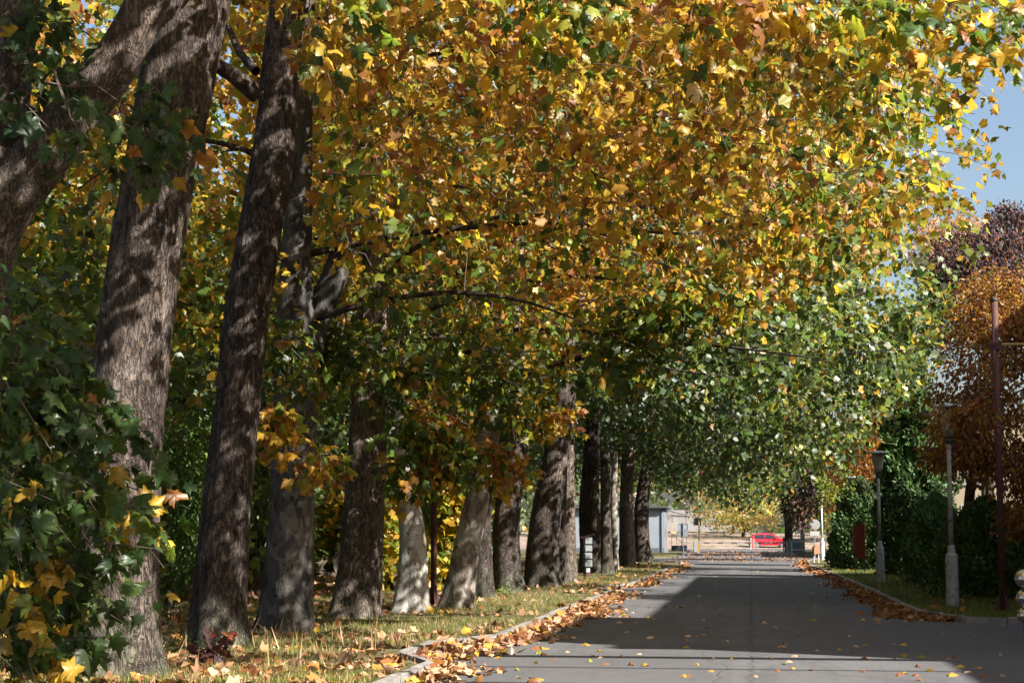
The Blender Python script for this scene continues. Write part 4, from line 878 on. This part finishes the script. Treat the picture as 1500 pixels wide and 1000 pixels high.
# red car
def red_car(loc, rz):
    root = empty('hatchback', loc, rz, label='red five-door hatchback parked beyond the barrier', cat='car')
    pm = MT('red car paint').set(.25, .5); pm.b.inputs['Base Color'].default_value = (.55, .012, .03, 1); pm.b.inputs['Coat Weight'].default_value = .6
    pn = pm.noise(pm.coord(), 4, 3); pm.col(pm.ramp(pn, [(.3, (.50, .012, .028)), (.7, (.60, .02, .035))])); RED = pm.m
    prof = [(-1.95, .32), (-2.0, .55), (-1.97, .82), (-1.9, .98), (-1.55, 1.42), (-1.25, 1.50), (-.2, 1.52), (.35, 1.44), (.98, 1.0), (1.55, .90), (1.9, .75), (1.98, .5), (1.92, .3)]
    mb = MB(); n = len(prof)
    for sgn, wk in ((-1, 1), (1, 1)):
        for x, z in prof: mb.v.append((x, sgn*(.84-.20*max(0, z-.95)/.55*(1)), z))
    mb.f = [tuple(range(n)), tuple(range(2*n-1, n-1, -1))]+[(i, (i+1) % n, n+(i+1) % n, n+i) for i in range(n)]
    body = mb.build('body', RED, root, bevel=.045)
    for sgn in (-1, 1):
        def pane(nm, pts):
            q = MB(); off = .012
            f_ = [(x, sgn*(.84-.20*max(0, z-.95)/.55+off), z) for x, z in pts]; g_ = [(x, y-sgn*.03, z) for x, y, z in f_]; k = len(f_)
            q.v = f_+g_; q.f = [tuple(range(k)), tuple(range(2*k-1, k-1, -1))]+[(i, (i+1) % k, k+(i+1) % k, k+i) for i in range(k)]; return q.build(nm, GLASS, root)
        pane('side_window', [(-1.55, 1.02), (-1.40, 1.36), (-.50, 1.40), (-.50, 1.02)]); pane('side_window', [(-.40, 1.02), (-.40, 1.40), (.30, 1.34), (.72, 1.02)])
        MB().box((0, sgn*.862, .62), (2.6, .03, .09)).build('side_moulding', M_DARKMETAL, root)
        MB().box((.62, sgn*.93, 1.04), (.16, .16, .12)).build('mirror', RED, root, bevel=.03)
        for x in (-.05, -.95): MB().box((x, sgn*.858, .85), (.18, .03, .035)).build('door_handle', M_DARKMETAL, root)
        MB().box((-.45, sgn*.852, .72), (.012, .012, .75)).build('door_seam', M_DARKMETAL, root)
        for x in (-1.25, 1.28):
            wh = bpy.data.objects.new('wheel', None); COL.objects.link(wh); wh.parent = root; wh.location = (x, sgn*.76, .30)
            tm = MB().lathe([(.17, -.09), (.29, -.09), (.305, -.06), (.305, .06), (.29, .09), (.17, .09)], k=24).mesh('tyre', M_DARKMETAL); tm.transform(Matrix.Rotation(R(90), 4, 'X')); link('tyre', tm, wh)
            rm = MB().lathe([(.02, -.1), (.10, -.1), (.19, -.095), (.2, .095), (.10, .1), (.02, .1)], k=24).mesh('rim', M_GREY); rm.transform(Matrix.Rotation(R(90), 4, 'X')); link('rim', rm, wh)
        MB().box((1.86, sgn*.62, .68), (.16, .3, .16)).build('headlight', M_WHITE, root, bevel=.03); MB().box((-1.93, sgn*.70, .86), (.1, .2, .26)).build('tail_light', M_SIGNRED, root, bevel=.02)
    q = MB(); q.v = [(.40, -.62, 1.42), (.40, .62, 1.42), (.97, .74, 1.02), (.97, -.74, 1.02), (.37, -.62, 1.38), (.37, .62, 1.38), (.94, .74, .98), (.94, -.74, .98)]
    for i in range(4): x, y, z = q.v[i]; q.v[i] = (x+.02, y, z+.02)
    q.f = [(0, 1, 2, 3), (7, 6, 5, 4), (0, 4, 5, 1), (1, 5, 6, 2), (2, 6, 7, 3), (3, 7, 4, 0)]; q.build('windscreen', GLASS, root)
    q = MB(); q.v = [(-1.58, -.62, 1.40), (-1.58, .62, 1.40), (-1.88, .72, 1.02), (-1.88, -.72, 1.02), (-1.5, -.6, 1.38), (-1.5, .6, 1.38), (-1.8, .7, 1.0), (-1.8, -.7, 1.0)]
    q.f = [(0, 1, 2, 3), (7, 6, 5, 4), (0, 4, 5, 1), (1, 5, 6, 2), (2, 6, 7, 3), (3, 7, 4, 0)]
    for i in range(4): x, y, z = q.v[i]; q.v[i] = (x-.03, y, z+.02)
    q.build('rear_window', GLASS, root)
    for x in (-1.97, 1.95): MB().box((x, 0, .42), (.12, 1.6, .2)).build('bumper', M_DARKMETAL, root, bevel=.03)
    return root
c = P(1127, 800, 180); red_car((c.x, 180, .05), 0.06)
# pale wall beyond the street
wy = 226; x0 = P(985, 780, wy).x-12; x1 = P(1085, 780, wy).x
root = empty('yard_wall', ((x0+x1)/2, wy, 1.8), label='pale rendered wall beyond the cross street, left of the ochre tree', cat='wall')
npan = 12
for k in range(npan):
    L_ = (x1-x0)/npan; MB().box((-(x1-x0)/2+L_*(k+.5), 0, 1.3), (L_-.06, .2, 2.7)).build('panel', M_WHITEWALL, root)
# white hall behind the wood (blue-white glimpse between trunks)
root = empty('shed', (-21.0, 118, 0), label='pale blue-white shed glimpsed between dark trunks', cat='building')
MB().box((0, 0, 1.6), (7, 5, 3.2)).build('wall', M_BLUEWALL, root); MB().box((0, 0, 3.28), (7.6, 5.6, .16)).build('roof', M_ROOF, root)
# beige garden wall low in the wood
bw = P(478, 850, 58); root = empty('garden_wall', (bw.x, 60, .08), label='stained beige wall low behind the forked grey trunk', cat='wall')
MB().box((0, 0, .8), (4.5, .22, 1.6)).build('wall_panel', M_BEIGE, root); MB().box((0, 0, 1.64), (4.6, .3, .08)).build('coping', M_CONC, root)

# buildings on the right
def building(name, x0, x1, y0, y1, H, wall, lab, windows):
    root = empty(name, ((x0+x1)/2, (y0+y1)/2, 0), label=lab, cat='building')
    W, D = x1-x0, y1-y0
    MB().box((0, 0, H/2), (W, D, H)).build('wall', wall, root); MB().box((0, 0, .25), (W+.06, D+.06, .7)).build('plinth', M_PLINTH, root)
    MB().box((0, 0, H+.08), (W+.7, D+.7, .16)).build('roof', M_ROOF, root)
    MB().tube([(-W/2-.10, -D/2+.2, H), (-W/2-.10, -D/2+.2, .1)], .07, 8).build('downpipe', M_WHITE, root)
    fm = {}
    for wx, wy_, wz, ww, wh, side in windows:
        key = (ww, wh, side)
        d = (ww+.12, .12, wh+.12) if side == 's' else (.12, ww+.12, wh+.12)
        d2 = (ww, .14, wh) if side == 's' else (.14, ww, wh)
        f_ = MB().box((wx, wy_, wz), d).build('window', M_WHITE, root); MB().box((wx, wy_, wz), d2).build('pane', GLASS, f_)
        sd_ = (ww+.3, .24, .06) if side == 's' else (.24, ww+.3, .06); MB().box((wx, wy_, wz-wh/2-.1), sd_).build('sill', M_CONC, f_)
        br = MB(); nb = int(ww/.18)
        for k in range(1, nb):
            u = -ww/2+ww*k/nb
            br.tube([(wx+(u if side == 's' else -.1), wy_+(-.1 if side == 's' else u), wz-wh/2), (wx+(u if side == 's' else -.1), wy_+(-.1 if side == 's' else u), wz+wh/2)], .015, 4)
        br.build('window_bars', M_WHITE, f_)
    return root
wl = []
W_, D_ = 14, 34
for k in range(4):
    for z in (2.3, 5.6): wl.append((-W_/2+1.9+k*3.3, -D_/2, z, 1.9, 1.9, 's'))
for k in range(8):
    for z in (2.3, 5.6): wl.append((-W_/2, -D_/2+2.2+k*4.2, z, 1.9, 1.9, 'w'))
building('office_building', 11.9, 25.9, 112, 146, 8.8, M_WALLB, 'ochre office building half hidden behind the orange cherry', wl)
wl = []
for k in range(9):
    for z in (2.3, 5.6, 8.6): wl.append((-6, -20+2.4+k*4.4, z, 1.9, 1.7, 'w'))
bA = building('apartment_building', 12.0, 24.0, 18.2, 58.2, 11.05, M_WALLA, 'long grey building on the right that shades the road, outside the picture', wl)
MB().box((-4.4, -16.0, 11.9), (3.0, 7.6, 1.4)).build('stair_tower', M_WALLA, bA)
bB = building('annex_building', 12.6, 24.0, 2.0, 18.1, 7.95, M_WALLA, 'lower annex right of the camera, outside the picture', [(-5.7, -4, 2.3, 1.9, 1.7, 'w'), (-5.7, 2, 2.3, 1.9, 1.7, 'w')])
# overhead pipe bridge outside the frame whose bars shade the near road
for k, (y, z, r_) in enumerate(((18.0, 8.6, .17), (16.2, 8.5, .05), (13.9, 8.5, .09))):
    o = MB().tube([(-9, y, z), (16, y-.3, z)], r_, 8).build('overhead_pipe', M_DARKMETAL)
    tag(o, ['thick overhead pipe across the road, above the picture', 'thin overhead pipe across the road, above the picture', 'nearest overhead pipe across the road, above the picture'][k], 'pipe', 'overhead pipes across the road')

# ================================================================ GROUND COVER
def inleft(x, y):
    edge = np.interp(y, [q[1] for q in LEFTK], [q[0] for q in LEFTK]); return x < edge-.16
n = 190000; x = RNG.uniform(-12, -3.6, n); y = 17.5+(RNG.random(n)**1.7)*62
keep = inleft(x, y) & (sfield(np.stack([x, y, 0*x], 1), 1.6) > RNG.normal(size=n)*.5-.45)
x = x[keep]; y = y[keep]; n = len(x)
pos = np.stack([x, y, np.full(n, .085)], 1)
BL = (np.array([(-.045, 0, 0), (.045, 0, 0), (.03, 1, -.25)], np.float32), np.array([(0, 1, 2)], np.int32), np.array([0, 0, 1], np.float32))
def blades(name, pos, hmin, hmax, mix, shade=1):
    n = len(pos); tip = nrm(RNG.normal(size=(n, 3))*.38+np.array([0, 0, 1])); nor = nrm(RNG.normal(size=(n, 3))*np.array([1, 1, .2]))
    me = leaf_mesh(name, pos, tip, nor, RNG.uniform(hmin, hmax, n), palcol(n, mix, shade=shade), BL, GRASSM); return link(name, me, kind='stuff')
blades('grass', pos, .035, .105, dict(lg=4.5, g=3, cr=4, yg=1))
n = 75000; x = RNG.uniform(3.2, 10, n); y = 32.8+(RNG.random(n)**1.5)*50; keep = x > np.interp(y, [32, 33, 35, 60, 85], [5.2, 4.0, 3.35, 3.25, 2.9])
pos = np.stack([x, y, np.full(n, .085)], 1)[keep]; blades('grass', pos, .05, .13, dict(lg=7, g=3, yg=.6))
n = 5000; pos = np.stack([RNG.uniform(4, 8, n), RNG.uniform(17, 23, n), np.full(n, .085)], 1); pos = pos[(pos[:, 0] > 4.2) & ((pos[:, 1] < 22.4) | (pos[:, 0] > 4.9))]; blades('grass', pos, .05, .13, dict(lg=4, g=5, cr=1))
# tall dry stalks near the first trunks
n = 130; x = RNG.uniform(-7.5, -4.6, n); y = RNG.uniform(19.5, 27, n); blades('tall_grass', np.stack([x, y, np.full(n, .085)], 1), .15, .36, dict(cr=4, lg=1))

FALL = dict(cr=4, o=3, b=4, gy=.8, y=.35)
PAL['tan'] = (.42, .235, .13); PAL['ltan'] = (.52, .34, .22)
FALL = dict(tan=5, ltan=3, o=1.2, b=2.5, gy=.5, y=.25)
def fallen(name, pos, size, mix=FALL, T=LO, tilt=.55):
    n = len(pos); a = RNG.random(n)*6.283
    tip = nrm(np.stack([np.cos(a), np.sin(a), RNG.normal(size=n)*tilt*.5], 1)); nor = nrm(np.array([0, 0, 1.])+RNG.normal(size=(n, 3))*tilt)
    sz = size*(.5+.7*RNG.random(n)); pos = pos.copy(); pos[:, 2] += .03+sz*.12*RNG.random(n)
    return link(name, leaf_mesh(name, pos, tip, nor, sz, palcol(n, mix, .3), T, DRY, 1.9), kind='stuff')
# gutter drifts
def drift(n, y0, y1, side, wfun, pw=1.):
    y = y0+(y1-y0)*RNG.random(n)**pw
    e = np.interp(y, [q[1] for q in LEFTK], [q[0] for q in LEFTK])+.07 if side < 0 else np.interp(y, [q[1] for q in RIGHTK if q[0] < 5], [q[0] for q in RIGHTK if q[0] < 5])-.07
    wv = wfun(y); u = np.abs(RNG.normal(size=n))*.5
    x = e+(u*wv if side < 0 else -u*wv); h = np.maximum(0, 1-u)*.09*np.minimum(1, wv)
    return np.stack([x, y, h*RNG.random(n)], 1)
wl_ = lambda y: .35+.5*np.maximum(0, np.sin(y*.55+.8))+.25*np.maximum(0, np.sin(y*1.9))
fallen('fallen_leaves', np.concatenate([drift(3900, 18.6, 45, -1, wl_), drift(3200, 45, 100, -1, lambda y: .42+.2*np.sin(y*.7))]), .125, tilt=.6)
fallen('fallen_leaves', np.concatenate([drift(6500, 33.2, 104, 1, lambda y: .55+.2*np.sin(y*.6), 1.3)])[:3200], .11, dict(b=5, tan=3, o=1.5), tilt=.7)
# leaves on the lawns
n = 7500; x = RNG.uniform(-12, -3.8, n); y = 17.5+RNG.random(n)**1.5*70; s = sfield(np.stack([x, y, 0*x], 1), 2.2)+np.interp(y, [17, 22, 26, 40], [1.2, .8, -.1, -.2])
k = inleft(x, y) & (s > RNG.normal(size=n)*.6+.1); fallen('fallen_leaves', np.stack([x, y, np.full(n, .10)], 1)[k], .14, tilt=.6)
n = 1100; x = RNG.uniform(3.3, 9, n); y = 33+RNG.random(n)**1.3*55; fallen('fallen_leaves', np.stack([x, y, np.full(n, .10)], 1)[sfield(np.stack([x, y, 0*x], 1), 2) > -.1], .13, dict(b=4, tan=3, o=2))
n = 5000; x = RNG.uniform(-20, -10, n); y = RNG.uniform(22, 90, n); fallen('fallen_leaves', np.stack([x, y, np.full(n, .10)], 1), .2, tilt=.6)
n = 1500; x = RNG.uniform(-5, 5, n); y = RNG.uniform(100, 157, n); fallen('fallen_leaves', np.stack([x, y, np.full(n, .005)], 1), .12, dict(tan=3, o=2, b=2))
# single leaves on the asphalt, each its own object
GRP = 'single leaves scattered on the asphalt'
var = []
for nm, kc in (('yellow', 'y'), ('golden', 'gy'), ('tan', 'ltan'), ('brown', 'b'), ('green', 'yg')):
    for q in range(3):
        c_ = np.array(PAL[kc])*rnd(.85, 1.2)
        var.append((nm, leaf_mesh('fallen_leaf', np.zeros((1, 3)), np.array([[0, 1., 0]]), np.array([[0, 0, 1.]]), np.ones(1), c_[None], HI, DRY, 1.8)))
wts = [3 if v_[0] == 'tan' else 2 if v_[0] in ('golden', 'brown') else .5 if v_[0] == 'yellow' else .4 for v_ in var]
fixed = [(948, 935), (1003, 937), (1322, 880), (1290, 908), (1328, 962), (1345, 963), (1308, 966), (1392, 965), (1390, 990), (1312, 989), (885, 973), (1140, 948), (760, 993), (1395, 915), (1380, 930), (1470, 915), (835, 935), (910, 912), (1070, 965)]
spots = [tuple(G(*f_))[:2] for f_ in fixed]
while len(spots) < 150:
    px_, py_ = rnd(640, 1500), 815+185*random.random()**.9; g_ = G(px_, py_)
    if -3.3 < g_.x < 3.0 or (g_.x >= 3.0 and 23.8 < g_.y < 31.8 and g_.x < 7): spots.append((g_.x, g_.y))
for x_, y_ in spots:
    nm, me = random.choices(var, wts)[0]; o = link('fallen_leaf', me); sc_ = rnd(.06, .125); szn = 'small' if sc_ < .085 else 'large' if sc_ > .108 else 'middle-sized'
    where = 'sunlit asphalt near the camera' if (y_ < 26 and x_ < 2.2) else 'shaded middle stretch of the road' if y_ < 68 else 'far sunny stretch of the road'
    if x_ > 3.1: where = 'side road mouth at the right'
    tag(o, f'{szn} {nm} plane leaf lying on the {where}', 'leaf', f'{szn} {nm} leaves on the {where}')
    o.location = (x_, y_, .018); o.scale = [sc_]*3; o.rotation_euler = (rnd(-.35, .35), rnd(-.35, .35), rnd(0, 6.28))

# small plants at the feet of the first trunks
def seedling(b, lab, mix, n, h, size, T=LO, name='seedling', cat='plant', rr=.25):
    root = empty(name, b, label=lab, cat=cat); mb = MB()
    ps = []
    for k in range(n):
        e = Vector((rnd(-rr, rr), rnd(-rr, rr), rnd(.4, 1)*h)); mb.tube([(0, 0, 0), tuple(e*.5+Vector((0, 0, .05))), tuple(e)], [.008, .006, .003], 4, cap=False); ps.append(tuple(e*.8)); 
    mb.build('stem', TWIG, root)
    pc = np.array(ps); pos, tip, nor, sz, ci = sprays(pc, perp_axes(len(pc), np.zeros(3), .6, -.3), 9, L=.18, spread=.10, size=size, droop=.1)
    link('foliage', leaf_mesh('foliage', pos, tip, nor, sz, palcol(len(pos), mix), T, LEAF), root, kind='stuff')
seedling(tuple(G(305, 985)), 'dark red-leaved oak seedling before the straight dark trunk', dict(rd=.6, p=4, b=2), 7, .42, .12, T=ME, rr=.16)
seedling(tuple(G(238, 925)), 'small bright green seedling between the first two trunks', dict(lg=4, g=1), 9, .7, .09, T=OV)
seedling(tuple(G(250, 965)), 'low yellow-green weed patch left of the red seedling', dict(lg=4, yg=2, g=2), 14, .28, .08, T=OV, rr=.5)
seedling(tuple(G(738, 878)), 'little bright green weed at the foot of the narrow dark trunk', dict(lg=4, yg=1), 6, .25, .1, T=OV, rr=.2)
seedling(tuple(G(190, 990)), 'green weeds at the foot of the thickest trunk', dict(lg=3, g=3), 12, .3, .09, T=OV, rr=.5)

if __import__('os').environ.get('TRIS'):
    import collections
    cc = collections.Counter()
    for o in S.objects:
        if o.type == 'MESH': cc[(o.parent.name.split('.')[0] if o.parent else '-', o.name.split('.')[0])] += len(o.data.loops)-2*len(o.data.polygons)
    print('TRIS', sum(cc.values()), cc.most_common(25))
